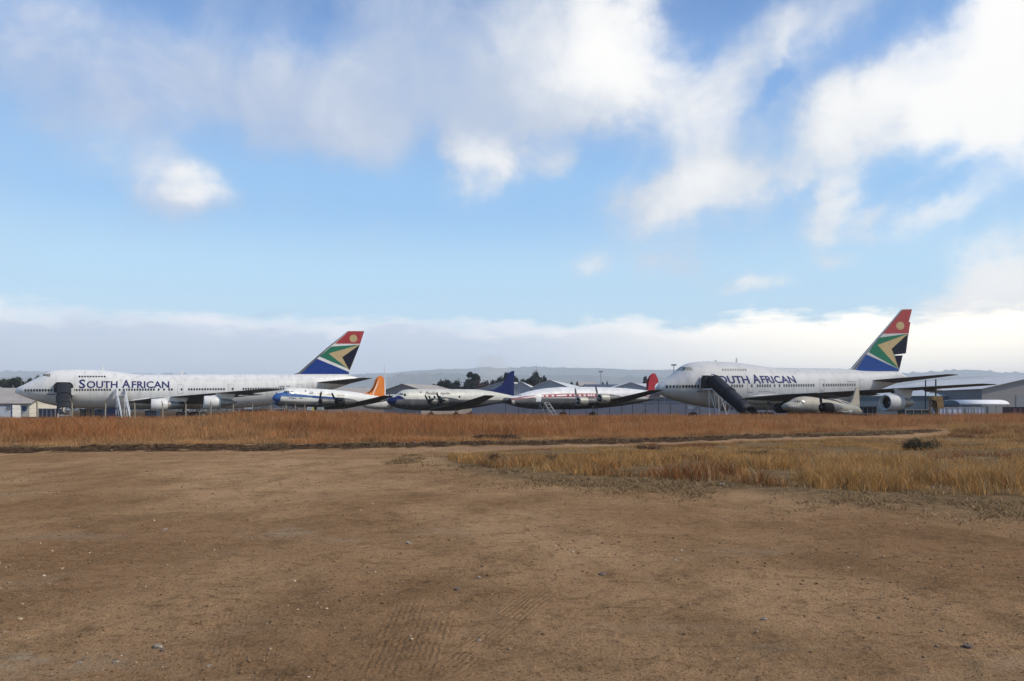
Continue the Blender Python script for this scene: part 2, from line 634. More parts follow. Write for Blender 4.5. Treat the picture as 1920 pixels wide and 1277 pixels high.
def grid_mesh(name, gx, gy, gz, material):
    r_, c_ = gx.shape
    me = bpy.data.meshes.new(name)
    me.vertices.add(r_ * c_)
    me.vertices.foreach_set('co', np.stack([gx, gy, gz], -1).astype(np.float32).ravel())
    i = np.arange(r_ - 1)[:, None] * c_ + np.arange(c_ - 1)[None, :]
    q = np.stack([i, i + 1, i + c_ + 1, i + c_], -1).reshape(-1, 4)
    me.loops.add(q.size)
    me.loops.foreach_set('vertex_index', q.ravel().astype(np.int32))
    me.polygons.add(len(q))
    me.polygons.foreach_set('loop_start', (np.arange(len(q)) * 4).astype(np.int32))
    me.polygons.foreach_set('use_smooth', np.ones(len(q), bool))
    me.update(calc_edges=True)
    me.materials.append(material)
    o = bpy.data.objects.new(name, me)
    COL.objects.link(o)
    return o


# ground colour masks go into named attributes: wear and soil types with real places on the ground
def ground_material():
    m = bpy.data.materials.new('bare_earth')
    m.use_nodes = True
    nt = m.node_tree
    L = nt.links.new
    b = nt.nodes['Principled BSDF']
    b.inputs['Roughness'].default_value = 1.0
    b.inputs['Specular IOR Level'].default_value = 0.0
    tcn = nt.nodes.new('ShaderNodeTexCoord')
    O = tcn.outputs['Object']

    def nz(scale, detail=6, rough=0.6, stretch=None, dist=0.0):
        n = nt.nodes.new('ShaderNodeTexNoise')
        n.inputs['Scale'].default_value = scale
        n.inputs['Detail'].default_value = detail
        n.inputs['Roughness'].default_value = rough
        n.inputs['Distortion'].default_value = dist
        if stretch:
            mp = nt.nodes.new('ShaderNodeMapping')
            mp.inputs['Scale'].default_value = stretch
            L(O, mp.inputs['Vector'])
            L(mp.outputs[0], n.inputs['Vector'])
        else:
            L(O, n.inputs['Vector'])
        return n.outputs['Fac']

    def rng_(v, a, b_, c=0.0, d=1.0):
        n = nt.nodes.new('ShaderNodeMapRange')
        n.interpolation_type = 'SMOOTHSTEP'
        L(v, n.inputs['Value'])
        for k, val in (('From Min', a), ('From Max', b_), ('To Min', c), ('To Max', d)):
            n.inputs[k].default_value = val
        return n.outputs[0]

    def mix(f, a, b_):
        n = nt.nodes.new('ShaderNodeMix')
        n.data_type = 'RGBA'
        for i, v in ((0, f), (6, a), (7, b_)):
            if isinstance(v, (int, float)):
                n.inputs[i].default_value = v
            elif isinstance(v, tuple):
                n.inputs[i].default_value = (*v, 1)
            else:
                L(v, n.inputs[i])
        return n.outputs[2]

    def mth(op, a, b_=None):
        n = nt.nodes.new('ShaderNodeMath')
        n.operation = op
        for i, v in enumerate((a, b_)):
            if v is None:
                continue
            if isinstance(v, (int, float)):
                n.inputs[i].default_value = v
            else:
                L(v, n.inputs[i])
        return n.outputs[0]

    def attr(nm):
        n = nt.nodes.new('ShaderNodeAttribute')
        n.attribute_name = nm
        return n.outputs['Fac']
    c = mix(rng_(nz(0.22, 5, 0.55, (1, 0.7, 1)), 0.36, 0.64), (0.335, 0.192, 0.097), (0.530, 0.330, 0.176))
    c = mix(rng_(nz(0.9, 6, 0.62, (1, 0.6, 1), 0.4), 0.42, 0.70, 0, 0.55), c, (0.165, 0.098, 0.046))
    c = mix(rng_(nz(3.1, 6, 0.72, (0.8, 1.3, 1), 0.6), 0.50, 0.68, 0, 0.6), c, (0.150, 0.088, 0.042))
    c = mix(rng_(nz(5.3, 6, 0.75, (0.9, 1.2, 1), 0.5), 0.54, 0.70, 0, 0.55), c, (0.46, 0.31, 0.175))
    c = mix(rng_(nz(0.55, 6, 0.6, (0.7, 1.2, 1), 0.8), 0.56, 0.74, 0, 0.55), c, (0.46, 0.305, 0.170))
    c = mix(rng_(nz(7, 5, 0.7), 0.50, 0.72, 0, 0.5), c, (0.120, 0.068, 0.034))
    c = mix(rng_(nz(38, 4, 0.7), 0.50, 0.70, 0, 0.75), c, (0.44, 0.29, 0.165))
    c = mix(rng_(nz(30, 4, 0.75), 0.54, 0.66, 0, 0.8), c, (0.085, 0.050, 0.026))
    c = mix(rng_(nz(75, 3, 0.7), 0.56, 0.70, 0, 0.8), c, (0.07, 0.04, 0.022))
    c = mix(attr('pale'), c, (0.42, 0.34, 0.235))
    c = mix(mth('MULTIPLY', attr('lane'), rng_(nz(1.6, 5), 0.3, 0.7, 0.5, 1.0)), c, (0.30, 0.195, 0.12))
    lit = mth('MULTIPLY', attr('litter'), rng_(nz(2.2, 6, 0.7, (0.6, 1.6, 1)), 0.30, 0.62, 0.35, 1.0))
    lcol = mix(rng_(nz(14, 5, 0.75, (0.5, 2, 1)), 0.42, 0.66), (0.095, 0.066, 0.034), (0.30, 0.21, 0.115))
    c = mix(lit, c, lcol)
    dk = mix(rng_(nz(3.5, 6, 0.7), 0.35, 0.70), (0.030, 0.019, 0.012), (0.135, 0.082, 0.048))
    c = mix(attr('clod'), c, dk)
    c = mix(attr('veld'), c, (0.070, 0.045, 0.024))
    L(c, b.inputs['Base Color'])
    # relief
    bp = nt.nodes.new('ShaderNodeBump')
    bp.inputs['Strength'].default_value = 1.0
    bp.inputs['Distance'].default_value = 0.06
    L(mth('ADD', mth('MULTIPLY', nz(9, 8, 0.72), 1.0), mth('MULTIPLY', nz(45, 4, 0.75), 0.7)), bp.inputs['Height'])
    # tyre prints: ribbed strips
    sp = nt.nodes.new('ShaderNodeSeparateXYZ')
    L(O, sp.inputs[0])
    tot = None
    for (cx, cy, ang_, wd, y0, y1, amp) in ((-0.86, 5.4, 0.03, 0.17, 4.6, 7.2, 1.0), (-0.60, 5.4, 0.0, 0.16, 4.7, 6.6, 1.0), (-0.32, 5.4, -0.33, 0.16, 4.7, 7.4, 0.9), (-2.1, 5.6, 0.28, 0.16, 4.5, 7.0, 0.6), (-1.55, 5.0, 0.20, 0.15, 3.6, 5.4, 0.6), (-0.2, 4.2, -0.5, 0.15, 3.4, 5.0, 0.6)):
        dx = mth('SUBTRACT', sp.outputs[0], cx)
        dy = mth('SUBTRACT', sp.outputs[1], cy)
        u = mth('ADD', mth('MULTIPLY', dx, math.cos(ang_)), mth('MULTIPLY', dy, math.sin(ang_)))
        mask = mth('MULTIPLY', rng_(mth('ABSOLUTE', u), wd, wd * 0.8), mth('MULTIPLY', rng_(sp.outputs[1], y0, y0 + 0.5), rng_(sp.outputs[1], y1, y1 - 0.7)))
        uw = mth('ADD', u, mth('MULTIPLY', nz(3.0, 3), 0.02))
        ribs = mth('SINE', mth('ADD', mth('MULTIPLY', uw, 2 * math.pi / 0.046), mth('MULTIPLY', mth('SINE', mth('MULTIPLY', sp.outputs[1], 38)), 0.7)))
        t_ = mth('MULTIPLY', mth('MULTIPLY', mask, ribs), amp)
        tot = t_ if tot is None else mth('ADD', tot, t_)
    tot = mth('MULTIPLY', tot, rng_(nz(3.2, 5, 0.7), 0.34, 0.58, 0.1, 1.0))
    bp2 = nt.nodes.new('ShaderNodeBump')
    bp2.inputs['Strength'].default_value = 0.7
    bp2.inputs['Distance'].default_value = 0.012
    L(tot, bp2.inputs['Height'])
    L(bp.outputs[0], bp2.inputs['Normal'])
    L(bp2.outputs[0], b.inputs['Normal'])
    return m


ground = grid_mesh('ground', GX, GY, GZ, ground_material())
tag(ground, kind='structure')


def set_attr(o, name, arr):
    a = o.data.attributes.new(name, 'FLOAT', 'POINT')
    a.data.foreach_set('value', arr.astype(np.float32).ravel())


ryg = ridge_y(GX)
wdg = np.interp(GX, [-25, 0, 25, 45], [3.3, 2.9, 3.4, 2.8])
clod = np.clip(1.25 - np.abs(GY - ryg) / wdg, 0, 1) * (1 - sstep(GX, 26, 40))
clod = sstep(clod + (fbm(GX, GY, 0.8, 4, 40) - 0.5) * 0.9, 0.25, 0.55)
set_attr(ground, 'clod', clod)
lane = np.clip(1 - np.abs(GY - (ryg - np.interp(GX, [-25, 0, 30], [5.2, 4.2, 4.0]))) / 2.0, 0, 1) * (1 - sstep(GX, 14, 32)) * sstep(GX, -9, -1)
set_attr(ground, 'lane', lane)
inpatch = sstep(GY + 2.4 * (fbm(GX, GY, 2.2, 4, 63) - .5), near_front(GX) - 4.2, near_front(GX) - 1.2) * (1 - sstep(GY, near_back(GX) - 0.5, near_back(GX) + 1.0)) * sstep(GX, -3.6, -1.0)
set_attr(ground, 'litter', np.clip(inpatch + 0.5 * np.exp(-((GX - 8.4) / 1.2) ** 2 - ((GY - 9.6) / 1.5) ** 2) * 1.6, 0, 1))
set_attr(ground, 'veld', sstep(GY, far_grass_y(GX), far_grass_y(GX) + 3))
# dry pale patches and a faint old white mark
pale = np.zeros_like(GX)
for (px, py, rx, ry_, w_) in ((40, 1240, 130, 22, .7), (520, 1000, 60, 9, .6), (60, 1088, 90, 14, .25), (120, 1010, 110, 10, .25), (330, 1236, 120, 16, .2), (1850, 1240, 90, 14, .25), (850, 996, 70, 6, .35), (1230, 1175, 160, 8, .15), (1520, 1215, 130, 10, .2), (1400, 1035, 90, 7, .3), (640, 1015, 60, 5, .3), (40, 922, 40, 2.2, .9)):
    Dg = CAMZ * F / (py - HZ)
    xc, yc = X(px, Dg), Dg
    sx, sy = rx / F * Dg, ry_ / (py - HZ) * Dg
    pale += w_ * np.exp(-((GX - xc) / sx) ** 2 - ((GY - yc) / sy) ** 2)
pale *= 0.10 + 1.1 * sstep(fbm(GX, GY, 0.35, 5, 60, 0.7), 0.42, 0.62)
set_attr(ground, 'pale', np.clip(pale, 0, 0.85))

# ------------------------------------------------------------------ grass (far veld and the patch on the right): real blades
def blade_mesh(name, px_, py_, hgt, lean, wid, colr, material, segs=2, hfn=None):
    """one narrow bent blade per row of the arrays"""
    n = len(px_)
    pz = height(px_, py_) - 0.02
    a = rng.uniform(0, 2 * np.pi, n)
    dx, dy = np.cos(a), np.sin(a)
    face = rng.normal(0, 0.5, n)         # blades turn every way, most show a side
    wx, wy = np.cos(face) * wid, np.sin(face) * wid
    lv = []
    for k in range(segs + 1):
        t = k / segs
        bend = lean * t * t
        cx, cy, cz = px_ + dx * bend, py_ + dy * bend, pz + hgt * t * (1 - 0.12 * t)
        wk = (1 - t) ** 0.7 if k < segs else 0
        if k < segs:
            lv.append(np.stack([cx - wx * wk, cy - wy * wk, cz], -1))
            lv.append(np.stack([cx + wx * wk, cy + wy * wk, cz], -1))
        else:
            lv.append(np.stack([cx, cy, cz], -1))
    V = np.stack(lv, 1)                  # n, 2*segs+1, 3
    nv = V.shape[1]
    base = (np.arange(n) * nv)[:, None]
    tris = []
    for k in range(segs - 1):
        b0 = 2 * k
        tris += [[b0, b0 + 1, b0 + 3], [b0, b0 + 3, b0 + 2]]
    tris.append([2 * segs - 2, 2 * segs - 1, 2 * segs])
    T = (base[:, :, None] + np.array(tris)[None]).reshape(-1, 3)
    me = bpy.data.meshes.new(name)
    me.vertices.add(n * nv)
    me.vertices.foreach_set('co', V.astype(np.float32).ravel())
    me.loops.add(T.size)
    me.loops.foreach_set('vertex_index', T.ravel().astype(np.int32))
    me.polygons.add(len(T))
    me.polygons.foreach_set('loop_start', (np.arange(len(T)) * 3).astype(np.int32))
    me.update(calc_edges=True)
    ca = me.color_attributes.new('tint', 'FLOAT_COLOR', 'POINT')
    cc = np.ones((n, nv, 4), np.float32)
    cc[:, :, :3] = colr[:, None, :]
    ca.data.foreach_set('color', cc.ravel())
    me.materials.append(material)
    o = bpy.data.objects.new(name, me)
    COL.objects.link(o)
    return o


def tint_material(name, rough=0.8, trans=0.25):
    m = bpy.data.materials.new(name)
    m.use_nodes = True
    nt = m.node_tree
    b = nt.nodes['Principled BSDF']
    b.inputs['Roughness'].default_value = rough
    b.inputs['Specular IOR Level'].default_value = 0.2
    at = nt.nodes.new('ShaderNodeAttribute')
    at.attribute_name = 'tint'
    nt.links.new(at.outputs['Color'], b.inputs['Base Color'])
    if trans:
        tr = nt.nodes.new('ShaderNodeBsdfTranslucent')
        nt.links.new(at.outputs['Color'], tr.inputs['Color'])
        mx = nt.nodes.new('ShaderNodeMixShader')
        mx.inputs[0].default_value = trans
        nt.links.new(b.outputs[0], mx.inputs[1])
        nt.links.new(tr.outputs[0], mx.inputs[2])
        nt.links.new(mx.outputs[0], nt.nodes['Material Output'].inputs['Surface'])
    return m


M_grass = tint_material('dry_grass_blades')


def lerp3(a, b, t):
    return np.array(a)[None] * (1 - t[:, None]) + np.array(b)[None] * t[:, None]


def far_grass(n):
    # distances crowd toward the near edge, where single plants can be told apart
    u = rng.uniform(0, 1, n)
    dep = 70 * u ** 1.7
    xx = rng.uniform(-0.80, 0.80, n)
    y0 = far_grass_y(xx * 45)
    yv = y0 + dep
    xv = xx * (yv + 3)
    yv = np.maximum(yv, far_grass_y(xv) + rng.uniform(-0.3, 1.2, n) + 4.5 * fbm(xv, yv * 0 + 3, 1.9, 4, 77) - 2.4)
    d = yv - far_grass_y(xv)
    cl = fbm(xv, yv, 2.2, 3, 50)
    keep = rng.uniform(0, 1, n) < sstep(cl, 0.20, 0.48) * 0.85 + 0.15
    # gap: burnt or trampled dark spots
    xv, yv, d, cl = xv[keep], yv[keep], d[keep], cl[keep]
    k = len(xv)
    big = fbm(xv, yv, 6.0, 4, 52)
    tall = sstep(d, 1.0, 7.0)
    ramp = 0.38 + 0.62 * tall
    hg = (0.44 + 0.60 * sstep(big, 0.32, 0.68) + 0.55 * (fbm(xv, yv, 0.9, 3, 58) - 0.5)) * ramp * rng.uniform(0.45, 1.2, k)
    redm = np.clip(sstep(big, 0.36, 0.62) * 0.55 + 0.45 * tall + rng.normal(0, 0.16, k), 0, 1)
    colr = lerp3((0.54, 0.300, 0.125), (0.44, 0.165, 0.052), redm)
    colr *= (rng.uniform(0.6, 1.25, k) * (0.5 + 1.0 * fbm(xv, yv, 1.3, 4, 57, 0.6)))[:, None]
    st = rng.uniform(0, 1, k) < 0.10
    colr[st] = np.array([0.52, 0.36, 0.19]) * rng.uniform(0.7, 1.1, (st.sum(), 1))
    wid = rng.uniform(0.004, 0.010, k) * (1 + d / 40)
    return blade_mesh('veld_grass', xv, yv, hg, hg * rng.uniform(0.05, 0.8, k), wid, colr, M_grass)


def near_grass(n):
    xv = rng.uniform(-2.2, 48, n)
    f_, b_ = near_front(xv), near_back(xv)
    u = rng.uniform(0, 1, n)
    yv = f_ + (b_ - f_) * u ** 1.25
    ok = (xv < 0.80 * yv + 2) & (yv < 75)
    xv, yv = xv[ok], yv[ok]
    cl = fbm(xv, yv, 1.5, 4, 71, 0.6)
    thin = np.interp(xv, [-2.2, 1, 5], [0.18, 0.5, 1.0])
    strip = np.clip((yv - near_front(xv)) / 1.2, 0, 1)
    # the trampled bare strip inside the patch
    bare = np.exp(-((yv - (near_front(xv) + 0.58 * (near_back(xv) - near_front(xv)))) / 3.6) ** 2) * sstep(xv, 7, 12) * (1 - sstep(xv, 20, 27))
    keep = rng.uniform(0, 1, len(xv)) < sstep(cl, 0.42, 0.60) * thin * (0.25 + 0.75 * strip) * (1 - 0.9 * bare)
    xv, yv, cl = xv[keep], yv[keep], cl[keep]
    k = len(xv)
    big = fbm(xv, yv, 4.0, 4, 73)
    fb = (yv - near_front(xv)) / (near_back(xv) - near_front(xv))
    back = 1 - sstep(fb, 0.15, 0.75) * 0.72 * (1 - sstep(xv, 25, 34))
    hg = (0.12 + 0.50 * sstep(cl, 0.40, 0.64)) * rng.uniform(0.45, 1.15, k) * np.interp(xv, [-2, 4, 10], [0.6, 0.9, 1.0]) * back
    redm = np.clip(sstep(big, 0.46, 0.66) + rng.normal(0, 0.12, k), 0, 1)
    colr = lerp3((0.46, 0.250, 0.082), (0.29, 0.120, 0.044), redm) * (rng.uniform(0.55, 1.3, k) * (0.55 + 0.9 * fbm(xv, yv, 0.9, 3, 79)))[:, None]
    st = rng.uniform(0, 1, k) < 0.12
    colr[st] = np.array([0.50, 0.37, 0.20]) * rng.uniform(0.7, 1.1, (st.sum(), 1))
    return blade_mesh('veld_grass', xv, yv, hg, hg * rng.uniform(0.05, 0.9, k), rng.uniform(0.0025, 0.0065, k) * (1 + yv / 40), colr, M_grass)


fgr = far_grass(620000)
tag(fgr, 'tall red-brown dry veld grass in a band before the aircraft', 'grass', kind='stuff')
ngr = near_grass(620000)
tag(ngr, 'golden dry grass patch at right between bare earth and track', 'grass', kind='stuff')


# low dry litter and stubble at the foot of both patches
def stubble(n):
    xv = rng.uniform(-4, 30, n)
    f_ = near_front(xv)
    yv = f_ + rng.normal(-0.9, 1.7, n)
    ok = (yv > 4) & (xv < 0.8 * yv + 1)
    x2 = rng.uniform(-0.75, 0.75, n)
    y2 = far_grass_y(x2 * 38) + rng.normal(-1.0, 1.6, n)
    x2 = x2 * 40
    y2 = np.minimum(y2, far_grass_y(x2) + 1)
    xv, yv = np.concatenate([xv[ok], x2[: n // 2]]), np.concatenate([yv[ok], y2[: n // 2]])
    keep = rng.uniform(0, 1, len(xv)) < sstep(fbm(xv, yv, 0.9, 4, 91, 0.6), 0.42, 0.62)
    xv, yv = xv[keep], yv[keep]
    k = len(xv)
    hg = rng.uniform(0.03, 0.14, k)
    colr = lerp3((0.38, 0.26, 0.13), (0.14, 0.085, 0.040), rng.uniform(0, 1, k))
    return blade_mesh('stubble', xv, yv, hg, hg * rng.uniform(0.8, 2.5, k), rng.uniform(0.004, 0.010, k) * (1 + yv / 30), colr, M_grass)


tag(stubble(110000), 'short trampled dry stubble at the foot of the grass', 'stubble', kind='stuff')


def chaff(n):
    D = 4.2 * (30 / 4.2) ** rng.uniform(0, 1, n)
    xv = rng.uniform(-0.75, 0.75, n) * D
    keep = (rng.uniform(0, 1, n) < sstep(fbm(xv, D, 0.8, 4, 131, 0.65), 0.46, 0.62)) & (D < ridge_y(xv) - 4)
    xv, D = xv[keep], D[keep]
    k = len(xv)
    hg = rng.uniform(0.008, 0.03, k)
    return blade_mesh('chaff', xv, D, hg, rng.uniform(0.02, 0.09, k), rng.uniform(0.0015, 0.004, k) * (1 + D / 12), lerp3((0.07, 0.042, 0.022), (0.30, 0.20, 0.11), rng.uniform(0, 1, k) ** 2), M_grass)


tag(chaff(16000), 'bits of dead stalk and root lying flat on the bare earth', 'chaff', kind='stuff')


# ------------------------------------------------------------------ stones
def ico(sub=1):
    b_ = bmesh.new()
    bmesh.ops.create_icosphere(b_, subdivisions=sub, radius=1.0)
    vs = np.array([v.co[:] for v in b_.verts])
    fs = np.array([[v.index for v in f.verts] for f in b_.faces])
    b_.free()
    return vs, fs


def gravel(n):
    vs, fs = ico(1)
    D = 3.8 * (42 / 3.8) ** (rng.uniform(0, 1, n) ** 0.75)
    xv = rng.uniform(-0.78, 0.78, n) * (D + 1)
    cl = fbm(xv, D, 1.6, 4, 101, 0.6)
    keep = (rng.uniform(0, 1, n) < sstep(cl, 0.42, 0.66) * 0.9 + 0.1) & (D < near_front(xv) + (xv < -2) * 99)
    xv, D = xv[keep], D[keep]
    n = len(xv)
    sz = np.minimum(0.0024 * (1 - rng.uniform(0, 1, n)) ** -0.50, 0.015) * (0.8 + D / 24)
    P = np.empty((n, len(vs), 3), np.float32)
    zz = height(xv, D)
    for k in range(8):        # eight stone shapes, each turned and squashed its own way
        sel = np.arange(n) % 8 == k
        shp = vs * (1 + np.random.default_rng(k).uniform(-0.28, 0.28, (len(vs), 1)))
        a = rng.uniform(0, 6.28, sel.sum())
        sc = rng.uniform(0.7, 1.4, (sel.sum(), 3)) * sz[sel][:, None]
        sc[:, 2] *= 0.62
        q = shp[None] * sc[:, None, :]
        ca_, sa_ = np.cos(a)[:, None], np.sin(a)[:, None]
        P[sel, :, 0] = q[:, :, 0] * ca_ - q[:, :, 1] * sa_ + xv[sel][:, None]
        P[sel, :, 1] = q[:, :, 0] * sa_ + q[:, :, 1] * ca_ + D[sel][:, None]
        P[sel, :, 2] = q[:, :, 2] + (zz[sel] + sz[sel] * 0.25)[:, None]
    T = (np.arange(n)[:, None, None] * len(vs) + fs[None]).reshape(-1, 3)
    me = bpy.data.meshes.new('gravel')
    me.vertices.add(n * len(vs))
    me.vertices.foreach_set('co', P.ravel())
    me.loops.add(T.size)
    me.loops.foreach_set('vertex_index', T.ravel().astype(np.int32))
    me.polygons.add(len(T))
    me.polygons.foreach_set('loop_start', (np.arange(len(T)) * 3).astype(np.int32))
    me.update(calc_edges=True)
    t_ = rng.uniform(0, 1, n) ** 6.0
    cc = np.ones((n, len(vs), 4), np.float32)
    cc[:, :, :3] = lerp3((0.17, 0.10, 0.050), (0.50, 0.39, 0.27), t_)[:, None, :]
    ca = me.color_attributes.new('tint', 'FLOAT_COLOR', 'POINT')
    ca.data.foreach_set('color', cc.ravel())
    me.materials.append(tint_material('gravel_stone', 0.9, 0))
    o = bpy.data.objects.new('gravel', me)
    COL.objects.link(o)
    return o


tag(gravel(46000), 'loose gravel and crumbs of soil strewn over the bare earth', 'gravel', kind='stuff')

M_stone = mat('pale_stone', (0.30, 0.24, 0.18), 0.9, var=0.35, vscale=40, bump=0.6, bscale=60)
M_dstone = mat('brown_stone', (0.16, 0.11, 0.08), 0.9, var=0.35, vscale=40, bump=0.6, bscale=60)
for i, (px, py, r_, dark, lab) in enumerate([
        (296, 1213, 0.032, 0, 'pale broken stone, largest at lower left of the bare earth'),
        (305, 1219, 0.019, 1, 'small brown stone touching the largest pale one at lower left'),
        (218, 1237, 0.019, 0, 'flat pale stone left of the largest one at lower left'),
        (150, 1240, 0.016, 0, 'pale stone in the whitish dry patch at lower left'),
        (392, 1249, 0.016, 0, 'pale stone right of the largest one near the bottom edge'),
        (898, 1197, 0.016, 0, 'pale stone right of the ribbed tyre prints'),
        (898, 1084, 0.019, 0, 'white stone half sunk above the ribbed tyre prints'),
        (858, 1106, 0.032, 1, 'pair-like dark clod above the ribbed tyre prints'),
        (1130, 1076, 0.036, 1, 'low brown mound-like stone right of the middle'),
        (1433, 1161, 0.022, 0, 'pale stone in the right half of the bare earth'),
        (310, 998, 0.032, 0, 'pale stone on the left half of the bare earth, midway back'),
        (766, 1022, 0.036, 0, 'pale flat stone in the middle of the bare earth'),
        (1815, 1217, 0.036, 1, 'brown stone at lower right of the bare earth')]):
    Dg = CAMZ * F / (py - HZ)
    x_ = X(px, Dg)
    vs, fs = ico(2)
    rr = np.random.default_rng(200 + i)
    q = vs * (1 + rr.uniform(-0.2, 0.2, (len(vs), 1))) * np.array([1.25, 0.9, 0.62]) * r_
    b_ = MB()
    b_.add(q.tolist(), [tuple(int(k) for k in f) for f in fs])
    o = b_.build('stone', M_dstone if dark else M_stone, loc=(x_, Dg, float(height(x_, Dg)) + r_ * 0.2), rz=rr.uniform(0, 6))
    tag(o, lab, 'stone', 'larger stones lying on the bare earth')

# scraps of paper
M_paper = mat('white_paper', (0.75, 0.74, 0.70), 0.8, var=0.1)
for i, (px, py, sz, lab) in enumerate([
        (1354, 912, 0.13, 'crumpled white paper scrap in the stubble before the golden grass'),
        (988, 872, 0.10, 'small white scrap at the left tip of the grass patch'),
        (32, 835, 0.22, 'white scrap on the dark clods at far left'),
        (777, 831, 0.16, 'white scrap on the dark clods before the middle grass')]):
    Dg = CAMZ * F / (py - HZ)
    x_ = X(px, Dg)
    b_ = MB()
    k_ = 6
    rr = random.Random(i)
    vs = [((a_ / (k_ - 1) - 0.5) * sz, (c_ / (k_ - 1) - 0.5) * sz * 0.6, 0.02 + rr.uniform(0, 0.35) * sz) for a_ in range(k_) for c_ in range(k_)]
    b_.add(vs, [(a_ * k_ + c_, (a_ + 1) * k_ + c_, (a_ + 1) * k_ + c_ + 1, a_ * k_ + c_ + 1) for a_ in range(k_ - 1) for c_ in range(k_ - 1)])
    tag(b_.build('paper_scrap', M_paper, loc=(x_, Dg, float(height(x_, Dg))), rz=rr.uniform(0, 3)), lab, 'litter', 'scraps of white litter')


# ------------------------------------------------------------------ foliage: crowns of many small leaf faces
def leaf_cloud(name, lobes, n, size, cols, parent=None, material=None, loc=None, seed=0, flat=0.75):
    """lobes: (x, y, z, rx, ry, rz); faces fill each lobe, thicker toward its shell, with ragged rim"""
    r_ = np.random.default_rng(seed)
    vol = np.array([l[3] * l[5] for l in lobes])
    idx = r_.choice(len(lobes), n, p=vol / vol.sum())
    Lb = np.array(lobes)[idx]
    d = r_.normal(size=(n, 3))
    d /= np.linalg.norm(d, axis=1)[:, None]
    rad = r_.uniform(0.25, 1.0, n) ** 0.45 * (1 + 0.16 * r_.normal(size=n))
    c = Lb[:, :3] + d * rad[:, None] * Lb[:, 3:6]
    u = r_.normal(size=(n, 3))
    u /= np.linalg.norm(u, axis=1)[:, None]
    w = np.cross(u, r_.normal(size=(n, 3)))
    w /= np.linalg.norm(w, axis=1)[:, None]
    s = size * r_.uniform(0.5, 1.3, n)[:, None]
    V = np.stack([c - u * s * 0.5, c + w * s * 0.32, c + u * s * 0.5, c - w * s * 0.32], 1)
    me = bpy.data.meshes.new(name)
    me.vertices.add(n * 4)
    me.vertices.foreach_set('co', V.astype(np.float32).ravel())
    me.loops.add(n * 4)
    me.loops.foreach_set('vertex_index', np.arange(n * 4, dtype=np.int32))
    me.polygons.add(n)
    me.polygons.foreach_set('loop_start', (np.arange(n) * 4).astype(np.int32))
    me.update(calc_edges=True)
    t_ = r_.uniform(0, 1, len(lobes))[idx] * 0.6 + r_.uniform(0, 0.4, n)
    cc = np.ones((n, 4, 4), np.float32)
    cc[:, :, :3] = lerp3(cols[0], cols[1], t_)[:, None, :]
    ca = me.color_attributes.new('tint', 'FLOAT_COLOR', 'POINT')
    ca.data.foreach_set('color', cc.ravel())
    me.materials.append(material or M_leaf)
    o = bpy.data.objects.new(name, me)
    COL.objects.link(o)
    if parent:
        o.parent = parent
    if loc:
        o.location = loc
    return o


M_leaf = tint_material('leaves', 0.7, 0.15)
M_bark = mat('bark', (0.10, 0.075, 0.055), 0.95, var=0.3, vscale=2, bump=0.5)
M_twig = mat('dead_twigs', (0.075, 0.055, 0.045), 0.95, var=0.3, vscale=8)


def shrub(px, py, wpx, hpx, label, cols, n=900, twiggy=False, name='shrub'):
    Dg = CAMZ * F / (py - HZ)
    x_, w_, h_ = X(px, Dg), wpx / F * Dg, hpx / F * Dg
    z_ = float(height(x_, Dg))
    t = thing(name, label, 'shrub', (x_, Dg, z_))
    rr = random.Random(int(px))
    b_ = MB()
    for k in range(26 if twiggy else 10):
        a = rr.uniform(-1, 1)
        e = (a * w_ * 0.55, rr.uniform(-.3, .3) * w_, h_ * rr.uniform(0.5, 1.05))
        b_.tube([(a * 0.1 * w_, 0, 0), (e[0] * .5, e[1] * .5, e[2] * .6), e], [0.012, 0.008, 0.003], 5)
    b_.build('stem', M_twig, t)
    lobes = [(rr.uniform(-.5, .5) * w_ * .8, rr.uniform(-.3, .3) * w_ * .5, h_ * rr.uniform(.2, .55), w_ * .22, w_ * .2, h_ * .38) for _ in range(7)]
    leaf_cloud('foliage', lobes, n, 0.06, cols, t, seed=int(px))
    return t


GREENISH = ((0.030, 0.030, 0.014), (0.085, 0.075, 0.032))
BROWNISH = ((0.060, 0.030, 0.016), (0.15, 0.085, 0.040))
shrub(1415, 861, 78, 22, 'dark olive shrub in the golden grass patch, left of centre right', GREENISH, 2600)
shrub(1728, 845, 62, 25, 'dark rounded bush in the tall grass near the right edge', ((0.040, 0.034, 0.018), (0.13, 0.10, 0.05)), 2600)
shrub(925, 826, 110, 14, 'low blackish bush at the foot of the far grass, middle of the view', ((0.02, 0.014, 0.010), (0.06, 0.04, 0.025)), 2600)
shrub(1035, 868, 26, 22, 'bare leaning twigs at the left end of the grass patch', BROWNISH, 120, True, 'dead_bush')
shrub(915, 862, 44, 16, 'spiky reddish brown tuft at the very left tip of the grass patch', BROWNISH, 500, True, 'dead_bush')
shrub(1215, 842, 54, 10, 'low dark twiggy bush beside the pale track', BROWNISH, 400, True, 'dead_bush')
shrub(106, 819, 50, 12, 'dark trampled bush at the foot of the far grass on the left', BROWNISH, 900)

